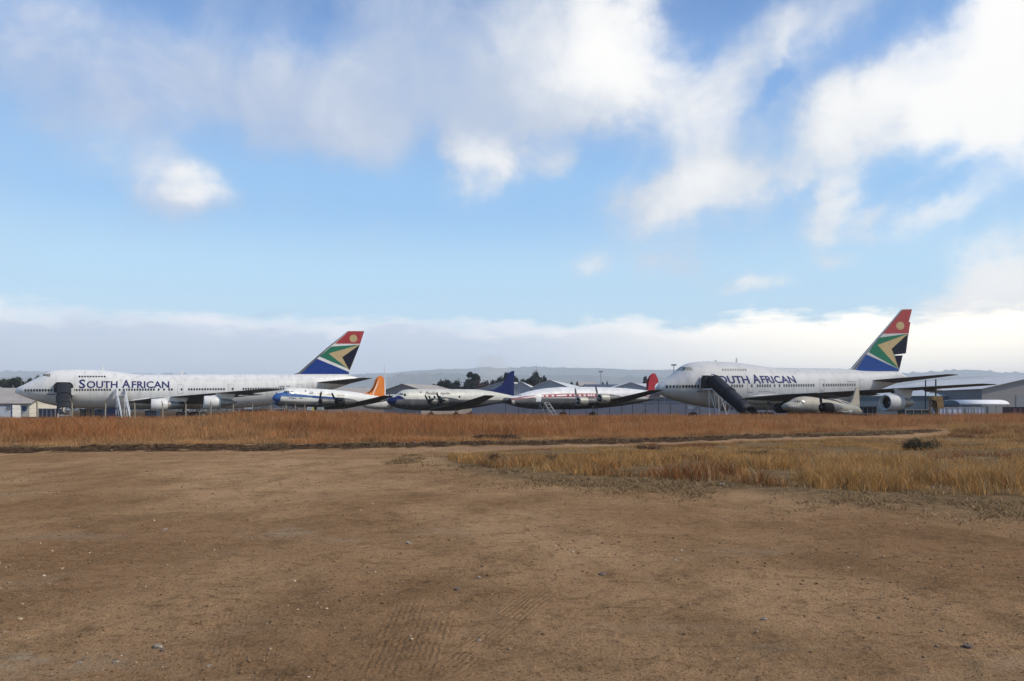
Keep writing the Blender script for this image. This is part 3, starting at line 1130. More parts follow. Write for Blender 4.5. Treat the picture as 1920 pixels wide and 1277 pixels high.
# ====================================================================== aircraft
P_WHITE = (0.66, 0.65, 0.62)
GRIME = (0.30, 0.29, 0.27)
M_paint = mat('airliner_white_paint', P_WHITE, 0.42, var=0.05, vscale=0.35, streak=(GRIME, (1.1, 1.1, 0.16), 0.55), bands=None)
M_paint_sp = mat('airliner_weathered_paint', (0.47, 0.47, 0.465), 0.6, var=0.07, vscale=0.3, streak=(GRIME, (0.9, 0.9, 0.16), 0.62))
M_navy = mat('navy_lettering', (0.018, 0.022, 0.11), 0.6, spec=0.12, var=0.08)
M_glass = mat('dark_window', (0.012, 0.014, 0.018), 0.15, var=0.2, spec=0.6)
M_glass_f = mat('faded_window', (0.075, 0.08, 0.085), 0.5, var=0.35, vscale=1.5)
M_wing = mat('wing_grey', (0.075, 0.08, 0.09), 0.6, 0.0, var=0.12, vscale=0.6, streak=((0.18, 0.17, 0.16), (0.6, 1.4, 1), 0.4))
M_alu = mat('bare_aluminium', (0.095, 0.092, 0.09), 0.5, 0.35, var=0.18, vscale=0.8, streak=((0.17, 0.15, 0.13), (1.5, 1.5, 0.4), 0.5))
M_core = mat('scorched_core', (0.33, 0.31, 0.28), 0.5, 0.5, var=0.25, vscale=1.5)
M_dark = mat('dark_metal', (0.014, 0.015, 0.018), 0.65, 0.0, var=0.25, spec=0.15)
M_black = mat('dull_black', (0.006, 0.006, 0.007), 0.8, var=0.3, spec=0.1)
M_tyre = mat('tyre_rubber', (0.02, 0.02, 0.02), 0.85, var=0.2)
M_gear = mat('gear_grey', (0.22, 0.22, 0.22), 0.6, var=0.2)
M_line = mat('seam_grey', (0.28, 0.28, 0.28), 0.7, var=0.15)
M_red = mat('flag_red', (0.33, 0.028, 0.032), 0.6, spec=0.12, var=0.08, vscale=0.8, streak=((0.50, 0.25, 0.23), (1.5, 1.5, 0.5), 0.3))
M_blue = mat('flag_blue', (0.006, 0.036, 0.20), 0.6, spec=0.12, var=0.08, vscale=0.8)
M_green = mat('flag_green', (0.016, 0.145, 0.080), 0.6, spec=0.12, var=0.08, vscale=0.8)
M_gold = mat('flag_gold', (0.44, 0.33, 0.17), 0.6, spec=0.12, var=0.10, vscale=0.8)
M_black_f = mat('flag_black', (0.003, 0.004, 0.016), 0.6, spec=0.12, var=0.1)
M_steel = mat('white_steel', (0.62, 0.63, 0.64), 0.55, var=0.1, vscale=2, streak=((0.35, 0.25, 0.18), (3, 3, 1), 0.3))


class Plane:
    """An aircraft stands with its nose at (x0, d0), its tail turned th away from the view axis normal.
    local x runs aft from the nose, local y to starboard, port faces the camera; z up from the ground"""

    def __init__(self, name, label, cat, x0, d0, th, group=None):
        self.x0, self.d0, self.c, self.s, self.th = x0, d0, math.cos(th), math.sin(th), th
        self.root = thing(name, label, cat, (x0, d0, 0), th, group)

    def sta(self, px, l=0.0):
        k = (px - 960.0) / F
        return (k * (self.d0 - l * self.c) - self.x0 - l * self.s) / (self.c - k * self.s)

    def zat(self, py, s, l=0.0):
        D = self.d0 + s * self.s - l * self.c
        return Zh(py, D)

    def pt(self, px, py, l=0.0):
        s_ = self.sta(px, l)
        return s_, self.zat(py, s_, l)

    def hp(self, px, py):
        """a photo point lying on the port skin -> (station, height)"""
        l = 1.5
        for _ in range(12):
            s_ = self.sta(px, l)
            z_ = self.zat(py, s_, l)
            l = 0.5 * l + 0.5 * max(self.hull(s_, z_), 0.0)
        return s_, z_

    def set_profile(self, top, bot, width, expo=2.0, cap=None, split=0.5):
        """top, bot: photo silhouettes; width: [(station, half width)]"""
        t = sorted(self.pt(*p) for p in top)
        b = sorted(self.pt(*p) for p in bot)
        n0 = min(t[0][0], b[0][0])
        n1 = max(t[-1][0], b[-1][0])
        u = np.linspace(0, 1, 130)
        ss = n0 + (n1 - n0) * (0.75 * u ** 2.2 + 0.25 * u ** 0.98)
        zt = np.interp(ss, [p[0] for p in t], [p[1] for p in t])
        zb = np.interp(ss, [p[0] for p in b], [p[1] for p in b])
        for _ in range(2):
            zt[1:-1] = 0.25 * zt[:-2] + 0.5 * zt[1:-1] + 0.25 * zt[2:]
            zb[1:-1] = 0.25 * zb[:-2] + 0.5 * zb[1:-1] + 0.25 * zb[2:]
        zt = np.maximum(zt, zb + 0.02)
        hw = np.interp(ss, [p[0] for p in width], [p[1] for p in width])
        self.S, self.ZT, self.ZB, self.HW, self.ex, self.cap, self.split = ss, zt, zb, hw, expo, cap, split

    def _sec(self, s_):
        zt, zb, hw = np.interp(s_, self.S, self.ZT), np.interp(s_, self.S, self.ZB), np.interp(s_, self.S, self.HW)
        h = zt - zb
        if self.cap:
            h = min(h, self.cap)
        zm = zb + h * self.split
        return zt, zb, zm, hw

    def hull(self, s_, z_):
        zt, zb, zm, hw = self._sec(s_)
        r = (z_ - zm) / max((zt - zm) if z_ > zm else (zm - zb), 1e-4)
        r = min(abs(r), 1.0)
        return hw * (1 - r ** self.ex) ** (1 / self.ex)

    def fuselage(self, mats, name='fuselage', n=44):
        mb = MB()
        vs, fs = [], []
        m_ = len(self.S)
        for s_ in self.S:
            zt, zb, zm, hw = self._sec(s_)
            for k in range(n):
                a = 2 * math.pi * k / n
                ca, sa = math.cos(a), math.sin(a)
                e = 2 / self.ex
                y_ = math.copysign(abs(ca) ** e, ca) * hw
                q = math.copysign(abs(sa) ** e, sa)
                vs.append((float(s_), y_, float(zm + q * ((zt - zm) if q > 0 else (zm - zb)))))
        for i in range(m_ - 1):
            for k in range(n):
                fs.append((i * n + k, i * n + (k + 1) % n, (i + 1) * n + (k + 1) % n, (i + 1) * n + k))
        fs.append(tuple(range(n)))
        fs.append(tuple((m_ - 1) * n + k for k in range(n)))
        mb.add(vs, fs)
        self.body = mb.build(name, mats, self.root, smooth=True)
        return self.body

    def skin(self, name, polys, material, off=0.035, parent=None, step=0.28, both=False):
        """thin markings or panes laid on the port skin; polys in (station, z)"""
        b_ = bmesh.new()
        for poly in polys:
            vs = [b_.verts.new((p[0], 0, p[1])) for p in poly]
            try:
                b_.faces.new(vs)
            except ValueError:
                pass
        return self._wrap(b_, name, material, off, parent, step)

    def _wrap(self, b_, name, material, off, parent, step):
        bmesh.ops.triangulate(b_, faces=b_.faces)
        for _ in range(6):
            long_ = [e for e in b_.edges if e.calc_length() > step]
            if not long_:
                break
            bmesh.ops.subdivide_edges(b_, edges=long_, cuts=1)
            bmesh.ops.triangulate(b_, faces=b_.faces)
        for v in b_.verts:
            v.co.y = -(self.hull(v.co.x, v.co.z) + off)
        for f in b_.faces:
            f.normal_update()
            if f.normal.y > 0:
                f.normal_flip()
        me = bpy.data.meshes.new(name)
        b_.to_mesh(me)
        b_.free()
        me.materials.append(material)
        o = bpy.data.objects.new(name, me)
        COL.objects.link(o)
        o.parent = parent or self.root
        return o

    def skin_px(self, name, polys, material, **kw):
        return self.skin(name, [[self.hp(*p) for p in poly] for poly in polys], material, **kw)

    def text(self, name, pieces, material, off=0.03):
        """pieces: (string, px0, px1, py_top, py_base, shear)"""
        b_ = bmesh.new()
        for (s_, px0, px1, pt_, pb_, shear) in pieces:
            a0, a1 = self.hp(px0, pb_), self.hp(px1, pb_)
            t0 = self.hp(px0, pt_)
            cu = bpy.data.curves.new('lettering', 'FONT')
            cu.body = s_
            cu.resolution_u = 3
            cu.offset = 0.022 if off > 0.025 else 0.0
            ob = bpy.data.objects.new('lettering', cu)
            COL.objects.link(ob)
            bpy.context.view_layer.update()
            dg = bpy.context.evaluated_depsgraph_get()
            me = bpy.data.meshes.new_from_object(ob.evaluated_get(dg))
            bpy.data.objects.remove(ob)
            bpy.data.curves.remove(cu)
            co = np.array([v.co[:] for v in me.vertices])
            mn, mx = co.min(0), co.max(0)
            capb = 0.0
            if s_ in ('S', 'OUTH', 'A', 'FRICAN'):
                mn[1] = 0.0
                mx[1] = 0.0 + (mx[1] if s_ in ('A',) else 0.70)
            b2 = bmesh.new()
            b2.from_mesh(me)
            for v in b2.verts:
                u = (v.co.x - mn[0]) / (mx[0] - mn[0])
                w_ = (v.co.y - mn[1]) / (mx[1] - mn[1])
                x_ = a0[0] + (a1[0] - a0[0]) * u + shear * w_
                z_ = (a0[1] + (a1[1] - a0[1]) * u) + (t0[1] - a0[1]) * w_
                v.co = (x_, 0, z_)
            b2.to_mesh(me)
            b2.free()
            b_.from_mesh(me)
            bpy.data.meshes.remove(me)
        return self._wrap(b_, name, material, off, None, 0.35)

    def windows(self, pxs, py_fn, w, h, material, name='window', shape='round'):
        """one part per cabin window; they share one mesh"""
        key = (w, h, material.name)
        if not hasattr(self, '_wm'):
            self._wm = {}
        if key not in self._wm:
            mb = MB()
            n = 10
            ring = []
            for k in range(n):
                a = 2 * math.pi * (k + 0.5) / n
                ring.append((math.copysign(abs(math.cos(a)) ** 0.6, math.cos(a)) * w / 2, math.copysign(abs(math.sin(a)) ** 0.6, math.sin(a)) * h / 2))
            vs = [(p[0], -0.015, p[1]) for p in ring] + [(p[0] * 1.1, 0.02, p[1] * 1.07) for p in ring]
            fs = [tuple(range(n - 1, -1, -1))] + [(k, (k + 1) % n, n + (k + 1) % n, n + k) for k in range(n)]
            mb.add(vs, fs)
            proto = mb.build(name, material, self.root)
            self._wm[key] = proto.data
            bpy.data.objects.remove(proto)
        me = self._wm[key]
        for px in pxs:
            s_, z_ = self.hp(px, py_fn(px))
            y_ = self.hull(s_, z_)
            dz = (self.hull(s_, z_ + 0.1) - self.hull(s_, z_ - 0.1)) / 0.2
            dx = (self.hull(s_ + 0.2, z_) - self.hull(s_ - 0.2, z_)) / 0.4
            o = bpy.data.objects.new(name, me)
            COL.objects.link(o)
            o.parent = self.root
            o.location = (s_, -(y_ + 0.012), z_)
            o.rotation_euler = (math.atan(dz), 0, -math.atan(dx))

    def slab_fin(self, outline, thick_root, thick_tip, mats, name='fin', regions=(), l0=0.0, parent=None):
        """upright surface: outline polygon [(s, z)], flat sides, thinner to the tip, sharp-ish rim; regions: (material index, polygon)"""
        zs = [p[1] for p in outline]
        z0, z1 = min(zs), max(zs)
        cx = sum(p[0] for p in outline) / len(outline)
        cz = sum(p[1] for p in outline) / len(outline)

        def th_(z_):
            return thick_root + (thick_tip - thick_root) * (z_ - z0) / (z1 - z0)
        b_ = bmesh.new()
        n = len(outline)
        inner = [(p[0] + (cx - p[0]) * 0.03, p[1] + (cz - p[1]) * 0.01) for p in outline]
        L_ = [b_.verts.new((p[0], l0 - th_(p[1]), p[1])) for p in inner]
        R_ = [b_.verts.new((p[0], l0 + th_(p[1]), p[1])) for p in inner]
        E_ = [b_.verts.new((p[0], l0, p[1])) for p in outline]
        faces = [b_.faces.new(L_), b_.faces.new(list(reversed(R_)))]
        for k in range(n):
            k2 = (k + 1) % n
            faces.append(b_.faces.new((L_[k], E_[k], E_[k2], L_[k2])))
            faces.append(b_.faces.new((R_[k2], E_[k2], E_[k], R_[k])))
        bmesh.ops.recalc_face_normals(b_, faces=b_.faces)
        lay = 0
        for mi, poly in regions:
            lay += 1
            for sgn in (-1, 1):
                vs = [b_.verts.new((p[0], l0 + sgn * (th_(p[1]) + 0.006 + 0.004 * lay), p[1])) for p in poly]
                f = b_.faces.new(vs)
                f.material_index = mi
                f.normal_update()
                if f.normal.y * sgn < 0:
                    f.normal_flip()
        bmesh.ops.triangulate(b_, faces=b_.faces)
        me = bpy.data.meshes.new(name)
        b_.to_mesh(me)
        b_.free()
        for m_ in (mats if isinstance(mats, (list, tuple)) else [mats]):
            me.materials.append(m_)
        o = bpy.data.objects.new(name, me)
        COL.objects.link(o)
        o.parent = parent or self.root
        return o

    def wing(self, secs, material, name='wing', sgn=-1, parent=None, n=14):
        """secs: (lateral, station of leading edge, chord, z, thickness)"""
        mb = MB()
        vs, fs = [], []
        for (l, s_, ch, z_, t_) in secs:
            ring = []
            for k in range(n):
                u = k / n
                a = 2 * math.pi * u
                xx = 0.5 + 0.5 * math.cos(a)
                yt = 2.6 * (0.2969 * math.sqrt(xx) - 0.126 * xx - 0.3516 * xx ** 2 + 0.2843 * xx ** 3 - 0.1015 * xx ** 4) * 2
                zz2 = yt * t_ * (1.0 if math.sin(a) > 0 else -0.75) * 0.8
                ring.append((s_ + xx * ch, sgn * l, z_ + zz2 - 0.03 * ch * xx))
            vs += ring
        for i in range(len(secs) - 1):
            for k in range(n):
                fs.append((i * n + k, i * n + (k + 1) % n, (i + 1) * n + (k + 1) % n, (i + 1) * n + k))
        fs.append(tuple(range(n)))
        fs.append(tuple((len(secs) - 1) * n + k for k in range(n)))
        mb.add(vs, fs)
        return mb.build(name, material, parent or self.root, smooth=True)

    def wheel_leg(self, s_, l, r=0.6, w=0.35, ztop=2.6, twin=True, name='landing_gear', bogie=False):
        g = MB()
        g.tube([(s_, l, ztop), (s_, l, r)], 0.11, 8)
        g.tube([(s_ + 0.9, l, ztop - 0.2), (s_, l, r + 0.3)], 0.06, 6)
        g.tube([(s_, l - w * 1.5, r), (s_, l + w * 1.5, r)], 0.06, 6)
        if bogie:
            g.tube([(s_ - 0.75, l, r), (s_ + 0.75, l, r)], 0.12, 6)
        leg = g.build(name, M_gear, self.root)
        for dx in ((-0.75, 0.75) if bogie else (0,)):
            for k in ((-1, 1) if twin else (0,)):
                t = MB()
                t.revolve((s_ + dx, l + k * w * 1.1 - w / 2, r), [(0, r * .5), (0, r * .88), (w * .2, r), (w * .8, r), (w, r * .88), (w, r * .5)], 18, axis='Y')
                t.revolve((s_ + dx, l + k * w * 1.1 - w / 2, r), [(w * .2, 0.02), (w * .1, r * .5), (w * .9, r * .5), (w * .8, 0.02)], 14, mi=1, axis='Y')
                t.build('wheel', [M_tyre, M_gear], leg, smooth=True)
        return leg


FIN_SAA = dict(red=1, white=0, green=2, gold=3, black=4, blue=5, grey=6)


def turbofan(P, s_, l, z_, diam, shell, wing_s, wing_z, sgn=-1):
    """underslung engine: nacelle > pylon, core, fan"""
    r = diam / 2
    y_ = sgn * l
    nb = MB()
    nb.revolve((s_, y_, z_), [(0.55, r * .70), (0.25, r * .74), (0.06, r * .82), (0, r * .88), (0.05, r * .94), (0.5, r), (1.4, r * 1.02), (2.4, r * .96), (3.0, r * .86), (3.02, r * .80), (2.6, r * .78)], 36)
    e = nb.build('engine', shell, P.root, smooth=True)
    inl = MB()
    inl.revolve((s_, y_, z_), [(1.1, 0.04), (1.1, r * .72), (0.5, r * .73), (0.2, r * .755)], 30)
    inl.build('intake', M_black, e, smooth=True)
    fan = MB()
    for k in range(22):
        a = 2 * math.pi * k / 22
        c_, q = math.cos(a), math.sin(a)
        r0, r1 = r * .2, r * .70
        tw = 0.09
        fan.add([(s_ + .98, y_ + c_ * r0 - q * .05, z_ + q * r0 + c_ * .05), (s_ + 1.04, y_ + c_ * r0 + q * .05, z_ + q * r0 - c_ * .05),
                 (s_ + 1.08, y_ + c_ * r1 + q * tw, z_ + q * r1 - c_ * tw), (s_ + .94, y_ + c_ * r1 - q * tw, z_ + q * r1 + c_ * tw)], [(0, 1, 2, 3)])
    fan.build('fan', M_dark, e)
    sp = MB()
    sp.revolve((s_ + .6, y_, z_), [(0, 0.01), (.15, r * .1), (.4, r * .2)], 16)
    sp.build('spinner', M_line, e, smooth=True)
    co = MB()
    co.revolve((s_, y_, z_), [(2.4, r * .70), (3.1, r * .68), (4.6, r * .56), (5.2, r * .44), (5.2, r * .38), (4.9, r * .36)], 28)
    co.revolve((s_, y_, z_), [(4.7, r * .34), (5.3, r * .26), (6.1, r * .03)], 20)
    co.build('core_exhaust', M_core, e, smooth=True)
    # pylon: a deep thin blade from the nacelle crown up and back to the wing
    py_ = MB()
    t = 0.22
    out = [(s_ + 0.9, z_ + r * 0.98), (s_ + 2.2, z_ + r * 1.16), (wing_s, wing_z + 0.05), (wing_s + 3.6, wing_z - 0.15), (wing_s + 3.2, z_ + r * 0.62), (s_ + 4.7, z_ + r * .50), (s_ + 3.0, z_ + r * .66)]
    vs = [(p[0], y_ - t, p[1]) for p in out] + [(p[0], y_ + t, p[1]) for p in out]
    n = len(out)
    py_.add(vs, [tuple(range(n)), tuple(range(2 * n - 1, n - 1, -1))] + [(k, (k + 1) % n, n + (k + 1) % n, n + k) for k in range(n)])
    py_.build('pylon', shell, e)
    return e


def jumbo(P, paint, fin_px, fin_regions, wing_pts, stab_pts, eng, gear, skip_inner=False, cap=7.35, finmats=None):
    """wing, tailplane, fin, engines and gear shared by the two four-engined jets; numbers are in stations"""
    rs, rz, ts, tz, kink = wing_pts
    for sgn in (-1, 1):
        P.wing([(2.2, rs - 1.0, 15.6, rz - .45, 1.25), (3.4, rs, 14.6, rz - .25, 1.10), (8.0, rs + 4.0, 11.0, rz + (tz - rz) * .17, .62), (11.7, rs + 7.2, 8.6, rz + (tz - rz) * .31, .36), (20.8, rs + (ts - rs) * .66, 5.8, rz + (tz - rz) * .65, .26), (29.4, ts, 3.9, tz, .15), (29.8, ts + .8, 2.4, tz + .02, .05)], M_wing, sgn=sgn)
        a, az_, b, bz, rc, tc_ = stab_pts
        P.wing([(0.9, a - .9, rc + .9, az_ - .1, .36), (2.0, a, rc, az_, .30), (10.7, b, tc_, bz, .10), (11.1, b + .7, tc_ * .6, bz, .04)], M_wing, name='tailplane', sgn=sgn)
    # fin
    P.slab_fin(fin_px, 0.34, 0.12, finmats, regions=fin_regions)
    # body-side fairing
    fb = MB()
    for sgn in (-1, 1):
        prof = [(rs - .6, .1), (rs + .6, .7), (rs + 3, 1.05), (rs + 9, 1.15), (rs + 14, 1.0), (rs + 18, .1)]
        vs, fs = [], []
        n = 14
        for (s_, r_) in prof:
            for k in range(n):
                a = 2 * math.pi * k / n
                vs.append((s_, sgn * 2.35 + math.cos(a) * r_ * 1.05, rz - .35 + math.sin(a) * r_ * 0.95))
        for i in range(len(prof) - 1):
            for k in range(n):
                fs.append((i * n + k, i * n + (k + 1) % n, (i + 1) * n + (k + 1) % n, (i + 1) * n + k))
        fb.add(vs, fs)
    fb.build('wing_fairing', paint, P.root, smooth=True)
    for sgn in (-1, 1):
        for j, (s_, l, z_) in enumerate(eng):
            ws = rs + (ts - rs) * (l - 3.4) / 26.0
            wz = rz + (tz - rz) * (l - 3.4) / 26.0
            if skip_inner and j == 0:
                pm = MB()          # bare pylon left where the inner engine was taken off
                out = [(s_ + 1.2, z_ + .9), (ws + .2, wz - .02), (ws + 5, wz - .2), (ws + 4.4, z_ + .75), (s_ + 3.2, z_ + .55)]
                vs = [(p[0], sgn * l - .25, p[1]) for p in out] + [(p[0], sgn * l + .25, p[1]) for p in out]
                n = len(out)
                pm.add(vs, [tuple(range(n)), tuple(range(2 * n - 1, n - 1, -1))] + [(k, (k + 1) % n, n + (k + 1) % n, n + k) for k in range(n)])
                pm.build('pylon', M_wing, P.root)
            else:
                turbofan(P, s_, l, z_, 2.55, paint, ws, wz, sgn)
        # flap track fairings under the wing
        for l in (7.0, 10.5, 14.5, 18.5, 22.5):
            ws = rs + (ts - rs) * (l - 3.4) / 26.0 + np.interp(l, [3.4, 11.7, 29], [10.5, 6.4, 3.0])
            wz = rz + (tz - rz) * (l - 3.4) / 26.0
            ff = MB()
            ff.revolve((ws - 1.6, sgn * l, wz - .42), [(0, .03), (.6, .2), (1.8, .26), (3.4, .16), (4.4, .03)], 8)
            ff.build('flap_fairing', M_wing, P.root, smooth=True)
    for (s_, l, top) in gear:
        P.wheel_leg(s_, l, r=.62, w=.4, ztop=top, bogie=(l != 0))


# ---------------------------------------------------------------- long 747 on the left
PL = Plane('jumbo_jet', 'long white jumbo jet at left with navy lettering and open white steps', 'airliner', -98.38, 152.25, 0.45, 'white four-engined jumbo jets')
PL.set_profile(
    [(27.5, 735), (29, 731), (32, 727.5), (36, 725), (41, 723.3), (52, 717.5), (64, 711.5), (74, 706.2), (80, 702.6), (86, 699.5), (93, 696), (101, 694.2), (112, 693.2), (130, 692.6), (155, 692.7), (178, 693.4), (198, 694.8), (220, 697.2), (242, 700.2), (262, 702.2), (300, 702.3), (345, 702.2), (450, 702), (550, 702), (600, 702.2), (640, 702.8), (664, 704.5), (672, 709)],
    [(27.5, 735.6), (30, 737.5), (36, 740), (46, 744), (58, 748.5), (72, 753), (88, 757.5), (105, 761), (125, 763.5), (155, 766), (200, 767), (300, 767.5), (440, 766), (490, 762), (520, 756.5), (560, 748.5), (600, 738), (630, 728.5), (655, 720), (672, 713)],
    [(0, .05), (.4, .75), (1.3, 1.45), (3, 2.15), (5, 2.7), (8, 3.1), (11, 3.25), (46, 3.25), (52, 3.0), (58, 2.45), (63, 1.7), (67, .9), (69, .4), (71, .2)], cap=7.2)
PL.fuselage(M_paint)
PL.text('lettering', [('S', 148, 160, 711.6, 727.6, 0), ('OUTH', 162.5, 220.5, 714.6, 727.2, 0), ('A', 228.8, 244.5, 712.4, 727, 0), ('FRICAN', 247, 317.5, 714.8, 727.2, 0)], M_navy)
wl_y = lambda px: np.interp(px, [40, 145, 300, 420, 560], [732.0, 731.2, 730.4, 729.6, 728])
PL.windows([47.8, 53.2, 58.6, 64, 69.4, 74.8, 80.2, 85.6, 91, 96.4, 101.8] + [138.8 + 5.2 * k for k in range(14)] + [224.3] + [232 + 5.13 * k for k in range(12)] + [297.5, 307.6, 317.2, 322.3, 340.3] + [354.3 + 5.05 * k for k in range(14)] + [436.2] + [456.5 + 4.68 * k for k in range(17)], wl_y, .34, .46, M_glass)
PL.windows([149 + 5.25 * k for k in range(10)], lambda px: 706.0, .32, .42, M_glass, name='upper_deck_window')
PL.skin_px('cockpit_window', [[(80.4, 704.5), (81, 701.2), (87, 701.3), (87, 705.3)], [(87.6, 705.4), (87.6, 701.3), (91, 701.3), (91, 706)], [(91.6, 706), (91.6, 701.3), (94, 701.4), (94, 706.3)]], mat('papered_pane', (0.16, 0.13, 0.10), 0.5, var=0.4, vscale=3))
PL.text('ship_name', [('LEBOMBO', 88, 104, 738.0, 740.8, 0)], M_navy)


def frame(x0, x1, y0, y1, t=0.35):
    return [[(x0, y0), (x1, y0), (x1, y0 + t), (x0, y0 + t)], [(x0, y1 - t), (x1, y1 - t), (x1, y1), (x0, y1)],
            [(x0, y0), (x0 + t, y0), (x0 + t, y1), (x0, y1)], [(x1 - t, y0), (x1, y0), (x1, y1), (x1 - t, y1)]]


for (x0, x1, y0, y1) in ((333.2, 343.4, 721.2, 738), (428.6, 438.2, 720.2, 735.5), (558.2, 567, 720.4, 732)):
    PL.skin_px('cabin_door', frame(x0, x1, y0, y1), M_line)
PL.skin_px('hull_seam', [[(x_, 702.8), (x_ + .35, 702.8), (x_ + .35, 757), (x_, 757)] for x_ in (39.6, 66, 104, 140, 168, 196, 228, 262, 296, 326, 356, 385, 420, 458, 497, 530, 590, 632)] + [[(100, 712.3), (640, 712.3), (640, 712.6), (100, 712.6)]], mat('faint_seam', (0.50, 0.50, 0.49), 0.7), off=0.012)
PL.text('small_lettering', [('BOEING', 523.5, 534, 723.6, 725.6, 0)], M_navy)
PL.text('type_number', [('747', 536.5, 544, 723, 725.6, 0)], M_navy)
fp = lambda px, py: PL.pt(px, py)
fin = [fp(550, 704), fp(560, 698), fp(652, 620.4), fp(656, 620), fp(683.5, 620.3), fp(655.5, 700), fp(653, 704)]


def saa_regions(f, pts):
    R = []
    R.append((1, [f(*p) for p in pts['red']]))
    for g in pts['gold_sun']:
        R.append((3, [f(g[0] + g[2] * math.cos(a * math.pi / 12), g[1] + g[2] * 1.0 * math.sin(a * math.pi / 12)) for a in range(24)]))
    R.append((2, [f(*p) for p in pts['green']]))
    R.append((3, [f(*p) for p in pts['gold']]))
    R.append((4, [f(*p) for p in pts['black']]))
    R.append((5, [f(*p) for p in pts['blue']]))
    R.append((6, [f(*p) for p in pts['lead']]))
    return R


regL = saa_regions(fp, dict(
    red=[(627.5, 644.6), (653.6, 621.2), (682.6, 621.2), (675, 644.8)],
    gold_sun=[(662.4, 634.8, 7.2)],
    green=[(620.5, 650), (674.5, 646.4), (655.5, 693), (598.5, 668.5)],
    gold=[(615.8, 662.8), (674, 646.6), (641, 670), (653.8, 693.6)],
    black=[(674.2, 646.8), (654.8, 694.2), (653.6, 693.2), (641, 670)],
    blue=[(593.5, 672.6), (653.4, 697.4), (653.5, 701.5), (562, 701.5)],
    lead=[(551, 701.5), (560, 698.2), (610, 655), (651.5, 621.2), (652.6, 621.4), (612, 656), (567, 697.6), (562.5, 701.5)]))
FINM = [M_paint, M_red, M_green, M_gold, M_black_f, M_blue, M_wing]
rs0, rz0 = PL.sta(242, 3.3), 3.6
ts0 = PL.sta(528, 29.8) - 3.4
tz0 = PL.zat(729, ts0, 29.8)
e_in, e_out = PL.sta(283, 11.7), PL.sta(382, 20.8)
stab_r = PL.sta(592, 2.0)
jumbo(PL, M_paint, fin, regL, (rs0, rz0, ts0, tz0, 0),
      (stab_r, PL.zat(717, stab_r, 2), PL.sta(690, 10.9) - 1.5, PL.zat(708.5, 68, 10.9), 7.6, 2.6),
      [(e_in, 11.7, PL.zat(759.5, e_in, 11.7)), (e_out, 20.8, PL.zat(754.5, e_out, 20.8))],
      [(8.0, 0, 2.4), (30.5, -1.9, 3.0), (30.5, 1.9, 3.0), (33.5, -5.5, 3.2), (33.5, 5.5, 3.2)], finmats=FINM)
mb = MB()
for px, h_ in ((194, 1.0), (342, .9)):
    s_, z_ = PL.pt(px, 702 if px > 300 else 694.5)
    mb.box((s_, 0, z_ + h_ / 2 - .2), (.35, .06, h_))
mb.build('antenna', M_paint, PL.root)

# ---------------------------------------------------------------- short 747 on the right
PR = Plane('jumbo_jet', 'short stubby greyish white jumbo jet at right, missing strips of its rudder', 'airliner', 23.81, 126.47, 0.36, 'white four-engined jumbo jets')
PR.set_profile(
    [(1231, 728), (1232.5, 724), (1236, 720), (1242, 715.5), (1250, 710.5), (1258, 705), (1264, 699.5), (1269, 694.8), (1274, 690), (1280, 685.8), (1287, 682), (1296, 679.6), (1310, 678.2), (1330, 677.7), (1350, 678), (1372, 679.4), (1400, 682.6), (1425, 686.6), (1445, 689), (1465, 689.6), (1500, 690), (1545, 690.6), (1580, 691.3), (1596, 692.8), (1610, 695.2), (1640, 696), (1670, 695.6), (1684, 696.6), (1692, 700), (1697, 705)],
    [(1231, 728.6), (1233, 733), (1238, 738.5), (1247, 744), (1262, 749.5), (1280, 754.5), (1300, 759.5), (1322, 763.5), (1350, 766.5), (1400, 768.5), (1480, 769), (1530, 766.5), (1560, 761), (1590, 752), (1620, 742), (1650, 730), (1680, 718.5), (1697, 711)],
    [(-.5, .05), (.4, .8), (1.3, 1.5), (3, 2.2), (5, 2.75), (8, 3.15), (11, 3.25), (30, 3.25), (36, 3.05), (42, 2.5), (47, 1.75), (51, 1.0), (54, .45), (57, .2)], cap=7.2)
PR.fuselage(M_paint_sp)
PR.text('lettering', [('S', 1336, 1347, 701.6, 717.6, -.35), ('OUTH', 1349, 1406.5, 704.8, 718.4, -.35), ('A', 1413.4, 1427.5, 702, 718.6, -.35), ('FRICAN', 1429.5, 1494, 704.8, 717.9, -.35)], M_navy)
wr_y = lambda px: np.interp(px, [1250, 1320, 1400, 1500, 1610], [724.9, 724.2, 723.6, 722.6, 721.4])
PR.windows([1250.3, 1257, 1263.4, 1269.8, 1275.6, 1281.4, 1287.2, 1292.8, 1298.4, 1303.8, 1309, 1314.2, 1319.5], wr_y, .36, .48, M_glass)
PR.windows([1372.5 + 4.9 * k for k in range(5)] + [1409.5] + [1420.5 + 4.7 * k for k in range(6)] + [1452.5, 1461.6] + [1470.4 + 4.6 * k for k in range(13)] + [1544] + [1549.5 + 4.45 * k for k in range(13)], wr_y, .34, .50, M_glass_f)
PR.windows([1355.3 + 4.75 * k for k in range(10)], lambda px: 693.3, .30, .48, M_glass_f, name='upper_deck_window')
PR.skin_px('cockpit_window', [[(1268.5, 694.6), (1275.5, 688.3), (1285.6, 688.2), (1283.2, 694.4), (1276, 695)]], mat('green_pane', (0.05, 0.10, 0.10), 0.25, var=0.4, vscale=2))
PR.skin_px('cockpit_window', [[(1284.2, 694.2), (1286.4, 688.3), (1291, 688.3), (1291, 694.2)], [(1291.7, 694.2), (1291.7, 688.3), (1296, 688.5), (1298.6, 694.4)]], mat('papered_pane_sp', (0.30, 0.26, 0.20), 0.5, var=0.4, vscale=3))
PR.text('ship_name', [('MALUTI', 1307, 1316.6, 732.4, 735.8, 0)], M_navy)
